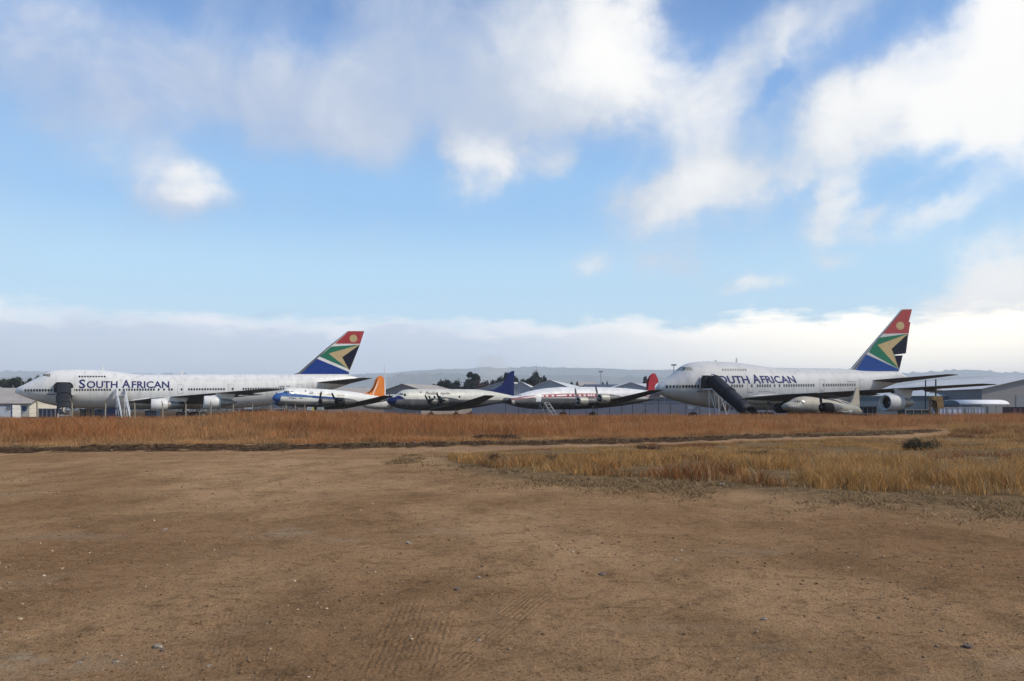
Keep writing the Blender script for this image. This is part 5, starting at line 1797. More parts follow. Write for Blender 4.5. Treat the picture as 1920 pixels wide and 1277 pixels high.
# ====================================================================== stairs, fence, yard clutter
def covered_stair(P, px, ptop, length, drop_to, width, label, shell, open_side=False, yaw=0.0, hood=2.9, l_off=3.35):
    """towable passenger stair under a ribbed dark canopy, square to the jet's door"""
    s_, z_ = P.hp(px, ptop)
    sill = z_
    # base empty stands on the ground beside the hull; local x runs outward and down the steps
    wx = P.x0 + s_ * P.c + l_off * P.s
    wy = P.d0 + s_ * P.s - l_off * P.c
    rz = P.th - math.pi / 2 + yaw
    t = thing('covered_airstair', label, 'airstair', (wx, wy, 0), rz, 'canopied passenger stairs')
    hw = width / 2
    mb = MB()

    def arch(x_, zb, hw_, h_, n=12):
        pts = [(x_, -hw_, zb)]
        for k in range(n + 1):
            a = math.pi * k / n
            pts.append((x_, -hw_ * math.cos(a), zb + h_ - hw_ * .62 + math.sin(a) * hw_ * .62))
        pts.append((x_, hw_, zb))
        return pts
    secs = [(0.0, sill, hw * 1.02, 2.1), (1.5, sill, hw, 2.08), (2.2, sill - .3, hw, 2.05)]
    n_seg = 8
    for k in range(1, n_seg + 1):
        f = k / n_seg
        secs.append((2.2 + (length - 2.2) * f, sill - .3 + (drop_to - sill + .3) * f, hw, 2.0))
    rings = [arch(*q) for q in secs]
    n = len(rings[0])
    vs = [p for r in rings for p in r]
    fs = [(i * n + k, i * n + k + 1, (i + 1) * n + k + 1, (i + 1) * n + k) for i in range(len(rings) - 1) for k in range(n - 1)]
    mb.add(vs, fs)
    can = mb.build('canopy', shell, t, smooth=True)
    sm = can.modifiers.new('thick', 'SOLIDIFY')
    sm.thickness = 0.06
    # hoops
    for i in (1, 5, 8, len(rings) - 1):
        rb = MB()
        rb.tube([(p[0], p[1] * 1.02, p[2] + (0.03 if p[2] > secs[i][1] + 1 else 0)) for p in rings[i]], .10 if i in (5, 10) else .05, 6)
        rb.build('hoop', M_black, t)
    # bellows hood against the hull
    hb = MB()
    hh = hood / 2
    for r_, z0, x_ in ((1.0, 0, -.15), (1.06, 0, .35)):
        pass
    ro = [(-hh * 1.05, sill + .1), (-hh * 1.05, sill + 1.6), (-hh * .75, sill + 2.15), (hh * .75, sill + 2.15), (hh * 1.05, sill + 1.6), (hh * 1.05, sill + .1)]
    vs = [(-.35, p[0], p[1]) for p in ro] + [(.75, p[0] * .97, p[1] - .03) for p in ro] + [(.75, p[0] * .78, p[1] - .35 if p[1] > sill + 1 else p[1]) for p in ro]
    m_ = len(ro)
    fs = [(k, k + 1, m_ + k + 1, m_ + k) for k in range(m_ - 1)] + [(m_ + k, m_ + k + 1, 2 * m_ + k + 1, 2 * m_ + k) for k in range(m_ - 1)]
    hb.add(vs, fs)
    hb.build('bellows', M_dark, t)
    eb = MB()
    eb.tube([(-.30, p[0] * 1.04, p[1] + .04) for p in ro], .07, 6)
    eb.build('bellows_edge', M_steel, t)
    # platform, side box, steps, stringers, truss, wheels
    pb = MB()
    pb.box((.9, 0, sill - .14), (2.2, width * 1.15, .2))
    pb.build('platform', M_steel, t)
    bx_ = MB()
    bx_.box((.8, hw * 1.25, sill + .25), (1.8, .5, 1.35))
    bx_.build('side_panel', M_steel, t)
    st = MB()
    ns = 18
    for k in range(ns):
        f = (k + .5) / ns
        st.box((2.0 + (length - 2.0) * f, 0, sill - .2 - (sill - .35) * f), (.34, width * .8, .06))
    st.build('steps', M_line, t)
    for sg in (-1, 1):
        sb = MB()
        sb.tube([(2.0, sg * hw * .92, sill - .25), (length + .3, sg * hw * .92, .12)], .11, 6)
        sb.build('stringer', M_steel, t)
    tr = MB()
    for sg in (-1, 1):
        y_ = sg * hw * .9
        a, b, c_, d_ = (1.0, y_, sill - .2), (1.2, y_, .5), (5.2, y_, .5), (length * .62, y_, sill * .40)
        tr.tube([a, b], .06, 6)
        tr.tube([b, c_], .06, 6)
        tr.tube([a, (3.1, y_, .5)], .05, 6)
        tr.tube([(3.1, y_, .5), (length * .45, y_, sill * .60)], .05, 6)
        tr.tube([c_, d_], .05, 6)
        tr.tube([(2.2, y_, sill * .93), (2.9, y_, .5)], .04, 6)
    tr.tube([(1.2, -hw * .9, .5), (1.2, hw * .9, .5)], .05, 6)
    tr.tube([(5.2, -hw * .9, .5), (5.2, hw * .9, .5)], .05, 6)
    tr.build('truss', M_steel, t)
    for x_ in (1.3, 5.0):
        for sg in (-1, 1):
            w_ = MB()
            w_.revolve((x_, sg * hw - .12, .38), [(0, .18), (0, .34), (.05, .38), (.19, .38), (.24, .34), (.24, .18)], 14, axis='Y')
            w_.build('wheel', M_tyre, t, smooth=True)
    return t


M_canopy = mat('smoked_canopy', (0.018, 0.019, 0.022), 0.6, var=0.3, vscale=1.2, spec=0.15, wave=('X', 3.0, 0.25), streak=((0.06, 0.06, 0.066), (.5, 2.5, 2.5), .3))
M_canopy2 = mat('navy_canopy', (0.002, 0.003, 0.011), 0.5, var=0.3, vscale=1.2, spec=0.2, wave=('X', 3.0, 0.25))
covered_stair(PL, 119.5, 737, 9.2, .2, 2.45, 'grey-black ribbed canopy stair standing at the front door of the long jumbo', M_canopy, hood=3.2, yaw=0.10)
covered_stair(PR, 1328, 728.6, 9.2, .1, 2.25, 'glossy navy black canopy stair slanting right from the short jumbo front door', M_canopy2, hood=3.0, yaw=0.12)


def open_stair(name, label, x_, y_, rz, top, length, width, rails=True, steps=14, legs=True, box=True, metal=None):
    metal = metal or M_steel
    t = thing(name, label, 'airstair', (x_, y_, 0), rz)
    hw = width / 2
    pb = MB()
    pb.box((.6, 0, top - .1), (1.5, width * 1.1, .14))
    pb.build('platform', metal, t)
    st = MB()
    for k in range(steps):
        f = (k + .5) / steps
        st.box((1.3 + (length - 1.3) * f, 0, top - .15 - (top - .25) * f), (.34, width * .9, .05))
    st.build('steps', mat('worn_steps_' + str(int(x_ * 7) % 97), (0.42, 0.42, 0.41), 0.6, var=.2), t)
    for sg in (-1, 1):
        sb = MB()
        sb.tube([(1.3, sg * hw, top - .1), (length + .2, sg * hw, .1)], .13, 6)
        sb.build('stringer', metal, t)
        if rails:
            hb = MB()
            hb.tube([(0, sg * hw * 1.05, top + 1.0), (1.3, sg * hw * 1.05, top + 1.0), (length, sg * hw * 1.05, 1.1)], .09, 6)
            for k in range(6):
                f = k / 5
                xx = 1.3 + (length - 1.3) * f
                zz = top - (top - .1) * f
                hb.tube([(xx, sg * hw * 1.05, zz), (xx, sg * hw * 1.05, zz + 1.0)], .04, 6)
            hb.build('handrail', metal, t)
    if box:
        bb = MB()
        for sg in (-1, 1):
            bb.box((.5, sg * hw * 1.25, top + .45), (1.7, .08, 1.3))
        bb.build('side_panel', metal, t)
    lg = MB()
    for sg in (-1, 1):
        lg.tube([(.4, sg * hw, top - .1), (.1, sg * hw, .3)], .07, 6)
        lg.tube([(.4, sg * hw, top - .2), (length * .55, sg * hw, .3)], .06, 6)
        lg.tube([(.1, sg * hw, .3), (length * .55, sg * hw, .3)], .06, 6)
        lg.tube([(length * .5, sg * hw, top * .52), (.2, sg * hw, .4)], .05, 6)
    lg.build('frame', metal, t)
    for sg in (-1, 1):
        w_ = MB()
        w_.revolve((.3, sg * hw * 1.15 - .1, .32), [(0, .14), (0, .3), (.04, .32), (.16, .32), (.2, .3), (.2, .14)], 14, axis='Y')
        w_.build('wheel', M_tyre, t, smooth=True)
    return t


s_, z_ = PL.hp(225, 740)
ax, ay = PL.x0 + s_ * PL.c + 3.6 * PL.s, PL.d0 + s_ * PL.s - 3.6 * PL.c
open_stair('airstair', 'white open boarding steps leaning on the side of the long jumbo', ax, ay, PL.th - math.pi / 2 + .16, z_, 7.4, 1.5)
s_, z_ = PC.hp(1009, 753)
ax, ay = PC.x0 + s_ * PC.c + 2.1 * PC.s, PC.d0 + s_ * PC.s - 2.1 * PC.c
open_stair('airstair', 'small grey open steps below the front door of the red-striped airliner', ax, ay, PC.th - math.pi / 2 + .35, z_ - .1, 3.4, 1.3, rails=False, steps=5, box=False, metal=M_gear)

# ---------------------------------------------------------------- fence of concrete posts on the left, receding along the apron
M_conc = mat('weathered_concrete', (0.25, 0.22, 0.17), 0.9, var=0.2, vscale=4, bump=.3)
M_wire = mat('fence_wire', (0.12, 0.115, 0.11), 0.6, .4, var=.1)
fence = thing('wire_fence', 'wire fence on pale concrete posts before the long jumbo and blue-nosed airliner', 'fence', (-40.2, 66, 0))
posts = [(-10, 60.5), (70, 66), (135, 70), (197, 74), (253, 78.5), (305, 83.5), (348, 88), (395, 93.5), (437, 99.5), (473, 105), (507, 111), (537, 117), (554, 121), (572, 126)]
pp = []
for px, D in posts:
    x_ = X(px, D)
    z0 = float(height(x_, D))
    h_ = {70: 20, 135: 19, 197: 19, 253: 22}.get(px, 0)
    top = Zh(748 + np.interp(px, [70, 572], [0, 8.5]), D)
    pb = MB()
    rl = random.Random(int(px) + 20)
    lean = rl.uniform(-.05, .05)
    lx, ly = x_ + 40.2, D - 66
    pb.tube([(lx, ly, z0 - .3), (lx + lean, ly, top - .35), (lx + lean + .02, ly - .30, top)], [.085, .075, .06], 4)
    pb.build('post', M_conc, fence)
    pp.append((lx + lean * .7, ly, z0, top))
wb = MB()
for i in range(len(pp) - 1):
    a, b = pp[i], pp[i + 1]
    for f in (.12, .3, .48, .66, .84):
        za, zb_ = a[2] + (a[3] - a[2]) * f, b[2] + (b[3] - b[2]) * f
        wb.tube([(a[0], a[1], za), ((a[0] + b[0]) / 2, (a[1] + b[1]) / 2, (za + zb_) / 2 - .03), (b[0], b[1], zb_)], .006, 3, cap=False)
wb.build('wires', M_wire, fence)

# dark steel post fence behind the propeller aircraft
M_dpost = mat('dark_steel_post', (0.020, 0.021, 0.030), 0.6, .3, var=.2)
f2 = thing('wire_fence', 'tall fence of dark steel posts before the long lilac-grey building', 'fence', (18, 172, 0))
pp2 = []
for px in (948, 972, 1000, 1024, 1040, 1068, 1099, 1120, 1143, 1166, 1186, 1210, 1235, 1257, 1286, 1312, 1340, 1366, 1392, 1420, 1450, 1480):
    D = 172 + (px - 960) * .004
    x_ = X(px, D) - 18
    top = 3.1 if px not in (1186, 1235, 1286) else 3.9
    pb = MB()
    pb.tube([(x_, D - 172, -.2), (x_, D - 172, top)], .075, 6)
    if px in (1210, 1040):
        pb.tube([(x_ - 1.1, D - 172, 0), (x_, D - 172, 1.7)], .05, 6)
        pb.tube([(x_ + 1.1, D - 172, 0), (x_, D - 172, 1.7)], .05, 6)
    pb.build('post', M_dpost, f2)
    pp2.append(x_)
wb = MB()
for z_ in (.5, 1.2, 1.9, 2.6, 2.9):
    wb.tube([(pp2[0], 0, z_), (pp2[-1], 2.1, z_)], .012, 3, cap=False)
wb.build('wires', M_wire, f2)

# ---------------------------------------------------------------- buildings
M_roof_tan = mat('tan_sheet_roof', (0.36, 0.32, 0.28), 0.75, var=.12, vscale=.4, wave=('X', 2.2, .3), streak=((.22, .17, .13), (.3, .3, 1), .4))
M_roof_grey = mat('pale_grey_roof', (0.50, 0.50, 0.50), 0.7, var=.1, vscale=.3, wave=('X', 2.2, .3))
M_roof_blue = mat('blue_grey_roof', (0.33, 0.37, 0.40), 0.6, var=.1, vscale=.3, wave=('X', 2.2, .3))
M_roof_navy = mat('navy_roof', (0.03, 0.04, 0.075), 0.6, var=.15, vscale=.3)
M_wall_cream = mat('cream_wall', (0.62, 0.57, 0.46), 0.85, var=.08, vscale=.8)
M_wall_grey = mat('grey_sheet_wall', (0.33, 0.34, 0.38), 0.75, var=.07, vscale=.5, wave=('X', 2.6, .35))
M_wall_lilac = mat('lilac_grey_sheet_wall', (0.155, 0.16, 0.20), 0.75, var=.07, vscale=.4, wave=('X', 2.4, .3))
M_wall_blue = mat('slate_blue_sheet_wall', (0.075, 0.115, 0.155), 0.7, var=.15, vscale=.3, wave=('X', 2.4, .3))
M_wall_taupe = mat('taupe_wall', (0.17, 0.165, 0.175), 0.8, var=.12, vscale=.3, wave=('X', 1.6, .25))
M_wall_brown = mat('brown_gable', (0.25, 0.215, 0.20), 0.8, var=.12, vscale=.5, wave=('X', 2, .3))
M_white_w = mat('white_panel_wall', (0.66, 0.66, 0.66), 0.7, var=.06, vscale=1, wave=('X', 1.5, .2))


def gable_building(name, label, cat, x0, y0, w, dep, eave, ridge, yaw, wall_m, roof_m, gable_m=None, over=.35, along='x', doors=(), group=None, windows=()):
    """ridge runs along local x ('x') or local y ('y'); base point is the near-left corner"""
    t = thing(name, label, cat, (x0, y0, 0), yaw, group)
    b_ = MB()
    if along == 'x':
        vs = [(0, 0, 0), (w, 0, 0), (w, dep, 0), (0, dep, 0), (0, 0, eave), (w, 0, eave), (w, dep, eave), (0, dep, eave), (0, dep / 2, ridge), (w, dep / 2, ridge)]
        b_.add(vs, [(0, 1, 5, 4), (2, 3, 7, 6)])
        b_.add(vs, [(1, 2, 6, 9, 5), (3, 0, 4, 8, 7)], 1)
    else:
        vs = [(0, 0, 0), (w, 0, 0), (w, dep, 0), (0, dep, 0), (0, 0, eave), (w, 0, eave), (w, dep, eave), (0, dep, eave), (w / 2, 0, ridge), (w / 2, dep, ridge)]
        b_.add(vs, [(1, 2, 6, 5), (3, 0, 4, 7)])
        b_.add(vs, [(0, 1, 5, 8, 4), (2, 3, 7, 9, 6)], 1)
    b_.build('wall', [wall_m, gable_m or wall_m], t)
    r_ = MB()
    o = over
    th_ = .14
    if along == 'x':
        sl = (ridge - eave) / (dep / 2)
        ez = eave - o * sl
        for sg in (0, 1):
            ya, yb = (-o, dep / 2) if sg == 0 else (dep + o, dep / 2)
            p = [(-o, ya, ez + .03), (w + o, ya, ez + .03), (w + o, yb, ridge + .03), (-o, yb, ridge + .03)]
            q = [(a, b, c + th_) for a, b, c in p]
            r_.add(p + q, [(0, 1, 2, 3), (4, 5, 6, 7), (0, 1, 5, 4), (1, 2, 6, 5), (2, 3, 7, 6), (3, 0, 4, 7)])
    else:
        sl = (ridge - eave) / (w / 2)
        ez = eave - o * sl
        for sg in (0, 1):
            xa, xb = (-o, w / 2) if sg == 0 else (w + o, w / 2)
            p = [(xa, -o, ez + .03), (xb, -o, ridge + .03), (xb, dep + o, ridge + .03), (xa, dep + o, ez + .03)]
            q = [(a, b, c + th_) for a, b, c in p]
            r_.add(p + q, [(0, 1, 2, 3), (4, 5, 6, 7), (0, 1, 5, 4), (1, 2, 6, 5), (2, 3, 7, 6), (3, 0, 4, 7)])
    r_.build('roof', roof_m, t)
    for (cx, cw, ch, m_) in doors:
        d = MB()
        d.box((cx, -.04, ch / 2), (cw, .1, ch))
        d.build('door', m_, t)
    for (cx, cz, cw, ch, m_) in windows:
        d = MB()
        d.box((cx, -.05, cz), (cw, .12, ch))
        d.build('window', m_, t)
    return t


M_bluecloth = mat('blue_door_paint', (0.015, 0.03, 0.13), 0.6, var=.15)
D = 176
gable_building('shed', 'cream walled shed with hipped tan roof and blue doors at far left', 'shed', X(-90, D), D, X(55, D) - X(-90, D), 14, 3.4, 6.7, 0.0, M_wall_cream, M_roof_tan, M_wall_cream, over=.9,
               doors=((X(29.5, D) - X(-90, D), .95, 2.2, M_bluecloth),), windows=((X(46, D) - X(-90, D), 2.0, .95, 1.15, M_bluecloth), (X(38, D) - X(-90, D), 2.05, .75, .9, M_white_w)))
D = 300
gable_building('hangar', 'low tan-roofed hangar seen over the tail of the long jumbo', 'hangar', X(615, D), D, X(718, D) - X(615, D), 30, 7.0, 10.6, 0.18, M_wall_brown, M_roof_tan, over=.5)
D = 270
gable_building('hangar', 'brown gabled hangar with tan roof right of the orange tail', 'hangar', X(722, D), D, 15.5, 60, 8.4, 10.5, -.50, M_wall_brown, M_roof_tan, M_wall_brown, along='y', over=.5)
D = 262
gable_building('hangar', 'pale hangar roof peeping behind the navy tail fin', 'hangar', X(884, D), D + 4, 24, 40, 8.0, 11.4, -.25, M_wall_grey, M_roof_grey, M_wall_grey, along='y', over=.6)
D = 236
gable_building('hangar', 'white-roofed double-gabled grey hangar behind the red-striped airliner, left bay', 'hangar', X(958, D), D, X(977.5, D) - X(958, D) + 3, 46, 8.4, 10.2, -.10, M_wall_grey, M_roof_grey, M_wall_grey, along='y', over=.4)
gable_building('hangar', 'widest white-roofed grey hangar rising above the red-striped airliner', 'hangar', X(977, D) + 1.2, D + 1, X(1048, D) - X(977, D) + 4, 60, 7.6, 10.7, -.22, M_wall_grey, M_roof_grey, M_wall_grey, along='y', over=.4)
D = 300
gable_building('shed', 'low brown-walled shed between small dark trees beyond the red-striped airliner', 'shed', X(1087, D), D, X(1118, D) - X(1087, D), 10, 11.0, 12.6, 0, M_wall_brown, M_roof_tan, over=.3)
D = 262
gable_building('hangar', 'long navy-roofed hangar above the rear of the red-striped airliner', 'hangar', X(1108, D), D, X(1172, D) - X(1108, D), 22, 8.2, 10.5, .08, M_wall_grey, M_roof_navy, over=.4)
D = 236
gable_building('hangar', 'grey gabled hangar just left of the rounded red tail fin', 'hangar', X(1136, D), D, X(1228, D) - X(1136, D), 40, 7.6, 10.0, .0, M_wall_grey, M_roof_grey, M_wall_grey, along='y', over=.4)
D = 262
gable_building('hangar', 'cream-roofed hangar strip behind the short jumbo nose', 'hangar', X(1196, D), D, X(1260, D) - X(1196, D), 22, 9.0, 10.8, .0, M_wall_cream, M_roof_grey, over=.4)
D = 190
x0_ = X(893, D)
lw = thing('long_building', 'long flat lilac-grey sheet-walled building beneath the propeller airliners', 'building', (x0_, D, 0))
b_ = MB()
b_.box(((X(1520, D) - x0_) / 2, 8, 2.35), (X(1520, D) - x0_, 16, 4.7))
b_.build('wall', M_wall_lilac, lw)
b_ = MB()
b_.box(((X(1520, D) - x0_) / 2, 8, 4.8), (X(1520, D) - x0_ + .8, 16.8, .2))
b_.build('roof', M_roof_grey, lw)
b_ = MB()
b_.box(((X(1520, D) - x0_) / 2, -.06, 3.5), (X(1520, D) - x0_, .08, .12))
b_.build('trim', M_line, lw)

# right side
D = 215
gable_building('hangar', 'slate blue hangar with grey roof behind the short jumbo wing', 'hangar', X(1560, D), D, X(1857, D) - X(1560, D), 34, 5.5, 8.9, 0, M_wall_blue, M_roof_blue, M_roof_blue, over=.4)
D = 200
gable_building('hangar', 'big taupe hangar with shallow gable at the right edge', 'hangar', X(1841, D), D, 34, 60, 7.1, 10.9, .02, M_wall_taupe, M_roof_grey, mat('taupe_gable', (0.27, 0.25, 0.24), 0.8, var=.08, vscale=.3), along='y', over=.6,
               doors=((10.5, 3.0, 5.6, mat('taupe_door', (0.24, 0.24, 0.25), .7, var=.1)),))
D = 158
x0_ = X(1800, D)
bs = thing('open_shelter', 'white barrel-roofed open shelter at the right, above white panels', 'shelter', (x0_, D, 0))
wl_ = X(1893, D) - X(1800, D)
b_ = MB()
vs, fs = [], []
n = 14
for xx in (0, wl_):
    for k in range(n + 1):
        a = math.pi * k / n
        vs.append((xx, 3.6 - math.cos(a) * 3.6, 2.75 + math.sin(a) * 1.0))
for k in range(n):
    fs.append((k, k + 1, n + 1 + k + 1, n + 1 + k))
b_.add(vs, fs)
o_ = b_.build('roof', M_white_w, bs, smooth=True)
m_ = o_.modifiers.new('thick', 'SOLIDIFY')
m_.thickness = .12
b_ = MB()
b_.add([(0.05, 3.6 - math.cos(math.pi * k / n) * 3.5, 2.75 + math.sin(math.pi * k / n) * .93) for k in range(n + 1)], [tuple(range(n + 1))])
b_.build('gable', M_wall_blue, bs)
for xx in np.linspace(.3, wl_ - .3, 5):
    for yv in (.15, 7.05):
        b_ = MB()
        b_.tube([(float(xx), yv, 0), (float(xx), yv, 2.8)], .08, 6)
        b_.build('post', M_gear, bs)
b_ = MB()
b_.box((wl_ / 2, 7.0, 1.2), (wl_, .1, 2.4))
b_.build('back_wall', M_wall_blue, bs)


def crate(name, label, cat, px0, px1, py0, D, depth, m_, doorm=None, group=None, ribs=0, trim=None, zbot=0.0):
    """container, cabin or box: body with frame posts and door bars"""
    x0_, x1_ = X(px0, D), X(px1, D)
    top = Zh(py0, D)
    w_ = x1_ - x0_
    t = thing(name, label, cat, (x0_ + w_ / 2, D, 0), 0, group)
    b_ = MB()
    b_.box((0, depth / 2, (top + zbot) / 2), (w_, depth, top - zbot))
    b_.build('body', m_, t)
    b_ = MB()
    for sx in (-1, 1):
        b_.box((sx * (w_ / 2 - .06), -.03, (top + zbot) / 2), (.14, .1, top - zbot))
    b_.box((0, -.03, top - .07), (w_ - .26, .1, .14))
    b_.build('frame', trim or M_line, t)
    for k in range(ribs):
        r_ = MB()
        r_.box((-w_ / 2 + w_ * (k + 1) / (ribs + 1), -.035, (top + zbot) / 2 - .05), (.07, .09, (top - zbot) * .86))
        r_.build('door_bar', trim or M_line, t)
    return t


M_lilac = mat('lilac_white_panel', (0.56, 0.55, 0.60), 0.7, var=.06, vscale=1.2, wave=('X', 1.8, .3))
M_redp = mat('dull_red_panel', (0.34, 0.08, 0.07), .6, var=.15)
for k, (a, b, dsc) in enumerate(((1755, 1776, 'leftmost, beside the rusty loader'), (1776.5, 1807, 'second from left, before the barrel-roofed shelter'), (1810.8, 1827, 'third from left, right of the red door'), (1827.5, 1848, 'rightmost, with a pale end'))):
    crate('container', 'white panelled container in the right-hand row, ' + dsc, 'container', a, b, 762.6 + (1848 - a) * .008, 132, 2.5, M_lilac, ribs=2, group='row of white containers')
crate('container', 'narrow dull red container wedged in the white row at right', 'container', 1807.3, 1810.5, 764, 132.3, 2.2, M_redp)
crate('container', 'blackish open-topped container behind the tan twin-engined plane', 'container', 1609, 1644, 761.5, 122, 2.5, M_dpost, ribs=3)
crate('container', 'dark green low container behind the short jumbo engine', 'container', 1697, 1743, 767.4, 126, 2.5, mat('dark_green_sheet', (0.012, 0.045, 0.042), .7, var=.2), ribs=2)
crate('truck_body', 'dark maroon truck body before the taupe hangar at the right edge', 'truck', 1898, 1920, 763, 150, 3, mat('maroon_paint', (0.07, 0.018, 0.025), .6, var=.2), ribs=1, trim=M_dark)
crate('container', 'white container with navy top edge and a dark logo at far left', 'container', -14, 23, 759.5, 150, 2.6, M_white_w, trim=M_bluecloth)
# round logo on the white container
b_ = MB()
b_.revolve((X(16.2, 150), 149.86, Zh(765.3, 150)), [(0, .2), (.03, .2), (.03, .36), (0, .36)], 16, axis='Y')
lg_ = b_.build('logo', M_black)
_c = [o for o in bpy.data.objects if o.get('label') == 'white container with navy top edge and a dark logo at far left'][0]
lg_.parent = _c
lg_.location = (-_c.location.x, -_c.location.y, 0)
M_tarp = mat('blue_tarpaulin', (0.015, 0.03, 0.12), .6, var=.3, vscale=2, bump=.5, bscale=4)
M_tancrate = mat('tan_crate_board', (0.40, 0.30, 0.17), .8, var=.2, vscale=2)
crate('container', 'dark blue container between nose wheel and canopy stair of the long jumbo', 'container', 72, 104, 766, 166, 2.5, mat('dusky_blue_sheet', (0.02, 0.028, 0.07), .6, var=.2, wave=('X', 2, .3)), ribs=3)
crate('crate', 'tan wooden crate under the belly of the long jumbo', 'crate', 160, 170, 766.5, 160, 1.6, M_tancrate, ribs=1, trim=M_dark)
crate('crate', 'brown crate directly left of the tan one under the long jumbo', 'crate', 150.5, 159.5, 767, 160.4, 1.6, M_wall_brown, ribs=1, trim=M_dark)
crate('container', 'blue-and-grey low container right of the tan crate', 'container', 171, 192, 767.5, 164, 2.0, mat('grey_blue_sheet', (0.12, 0.15, 0.22), .6, var=.3), ribs=2, trim=M_bluecloth)
crate('tarpaulin_stack', 'stack under dark blue tarpaulin left of the white open steps', 'tarpaulin', 196, 217, 764.5, 158, 2.0, M_tarp, trim=M_tarp)
crate('bin', 'small dark blue bin between the long jumbo engines', 'bin', 272, 293, 770, 138, 1.4, mat('bin_blue', (0.03, 0.045, 0.085), .6, var=.2), ribs=3, trim=M_dark)
M_slat = mat('dark_slatted_panel', (0.035, 0.042, 0.065), .7, var=.2, wave=('X', 3, .4))
crate('container', 'dark slatted container left of the white buggy', 'container', 450, 478, 767.4, 140, 2, M_slat, ribs=4, trim=M_dark)
crate('container', 'dark slatted container with white rim, right of the white buggy', 'container', 513, 534, 765.4, 137, 2, M_slat, ribs=4, trim=M_steel)
crate('container', 'dark slatted container under the blue nose, second row', 'container', 479, 500, 766.8, 138.6, 2, M_slat, ribs=3, trim=M_dark)


def sign(label, px0, px1, py0, py1, D, m_, edge=None, words=None):
    t = thing('sign', label, 'sign', (X((px0 + px1) / 2, D), D, 0))
    w_ = X(px1, D) - X(px0, D)
    z1, z0 = Zh(py0, D), Zh(py1, D)
    b_ = MB()
    b_.box((0, 0, (z0 + z1) / 2), (w_, .05, z1 - z0))
    b_.build('board', m_, t)
    for sx in (-1, 1):
        b_ = MB()
        b_.box((sx * w_ * .42, .06, z1 / 2), (.07, .05, z1))
        b_.build('leg', M_gear, t)
    if edge:
        b_ = MB()
        b_.box((w_ * .44, -.035, (z0 + z1) / 2 - .1), (w_ * .2, .03, z1 - z0 + .2))
        b_.build('edge_strip', edge, t)
    for k in range(2):
        b_ = MB()
        b_.box((-w_ * .08, -.032, z1 - (z1 - z0) * (.38 + .26 * k)), (w_ * .5, .012, .05))
        b_.build('text_line', M_line, t)
    return t


sign('white sign with yellow edge under the blue-nosed airliner', 576, 588, 763.2, 769, 126, M_paint, mat('signal_yellow', (.60, .62, .10), .6))
sign('pale green-grey sign in shade right of the yellow-edged sign', 594.5, 607.5, 763.8, 768.8, 127, mat('shaded_sign', (.42, .45, .40), .6))


# vehicles: a pick-up with canopy and a small buggy with round white tanks
def vehicle(label, cat, px, D, L_, H_, m_, name='parked_pickup', rz=0.0):
    t = thing(name, label, cat, (X(px, D), D, 0), rz)
    b_ = MB()
    out = [(-L_ / 2, .45), (-L_ / 2, .95), (-L_ * .30, 1.05), (-L_ * .18, H_), (L_ * .12, H_), (L_ * .18, 1.1), (L_ / 2, 1.05), (L_ / 2, .45)]
    w_ = .85
    vs = [(p[0], -w_, p[1]) for p in out] + [(p[0], w_, p[1]) for p in out]
    n = len(out)
    b_.add(vs, [tuple(range(n)), tuple(range(2 * n - 1, n - 1, -1))] + [(k, (k + 1) % n, n + (k + 1) % n, n + k) for k in range(n)])
    o = b_.build('body', m_, t)
    bv = o.modifiers.new('bevel', 'BEVEL')
    bv.width = .06
    bv.segments = 2
    b_ = MB()
    b_.add([(-L_ * .27, -w_ - .012, 1.1), (-L_ * .175, -w_ - .012, H_ - .12), (L_ * .09, -w_ - .012, H_ - .12), (L_ * .12, -w_ - .012, 1.12)], [(0, 1, 2, 3)])
    b_.build('side_window', M_glass, t)
    for sx in (-.30, .30):
        for sy in (-1, 1):
            w = MB()
            w.revolve((sx * L_, sy * .82 - .1, .34), [(0, .16), (0, .31), (.05, .34), (.15, .34), (.2, .31), (.2, .16)], 16, axis='Y')
            w.build('wheel', M_tyre, t, smooth=True)
    return t


vehicle('white pick-up parked between the fence posts under the long jumbo tail', 'pickup', 492, 146, 4.9, 1.7, M_steel)
vehicle('silver car with dark windows between the fence posts left of the blue nose', 'car', 513, 149, 4.4, 1.6, M_paint, name='parked_car')
# banner of square panels
for k, px in enumerate((444, 451.5, 458.5, 465.5, 472)):
    D = 148
    t = thing('panel_board', 'small square %s board on a stake, %s of the row left of the pick-up' % ('round-marked' if k == 0 else 'pale lilac', ('first', 'second', 'third', 'fourth', 'last')[k]), 'board', (X(px, D), D, 0), 0, 'row of small boards')
    b_ = MB()
    b_.box((0, 0, 1.65), (.5, .05, .42))
    b_.build('board', M_lilac if k else M_redp, t)
    b_ = MB()
    b_.box((0, .04, .75), (.06, .04, 1.5))
    b_.build('stake', M_gear, t)

# rusty loader mast at the right
M_rust = mat('rusty_yellow', (0.26, 0.15, 0.045), .8, var=.4, vscale=2, streak=((.10, .045, .03), (2, 2, 1), .8))
D = 124
t = thing('loader', 'rusty yellow loading platform machine left of the white containers', 'loader', (X(1754, D), D, 0))
b_ = MB()
for px in (1743.5, 1758):
    b_.tube([(X(px, D) - X(1754, D), 0, 0), (X(px, D) - X(1754, D), 0, 3.6)], .14, 6)
b_.tube([(X(1743.5, D) - X(1754, D), 0, .6), (X(1758, D) - X(1754, D), 0, 3.0)], .07, 6)
b_.tube([(X(1758, D) - X(1754, D), 0, .6), (X(1743.5, D) - X(1754, D), 0, 3.0)], .07, 6)
b_.build('mast', M_rust, t)
b_ = MB()
b_.add([(-.95, -.7, 3.3), (-.6, -.7, 3.85), (.75, -.7, 3.85), (1.05, -.7, 2.0), (.0, -.7, 1.7), (-.2, -.7, 3.1)], [(0, 1, 2, 3, 4, 5)])
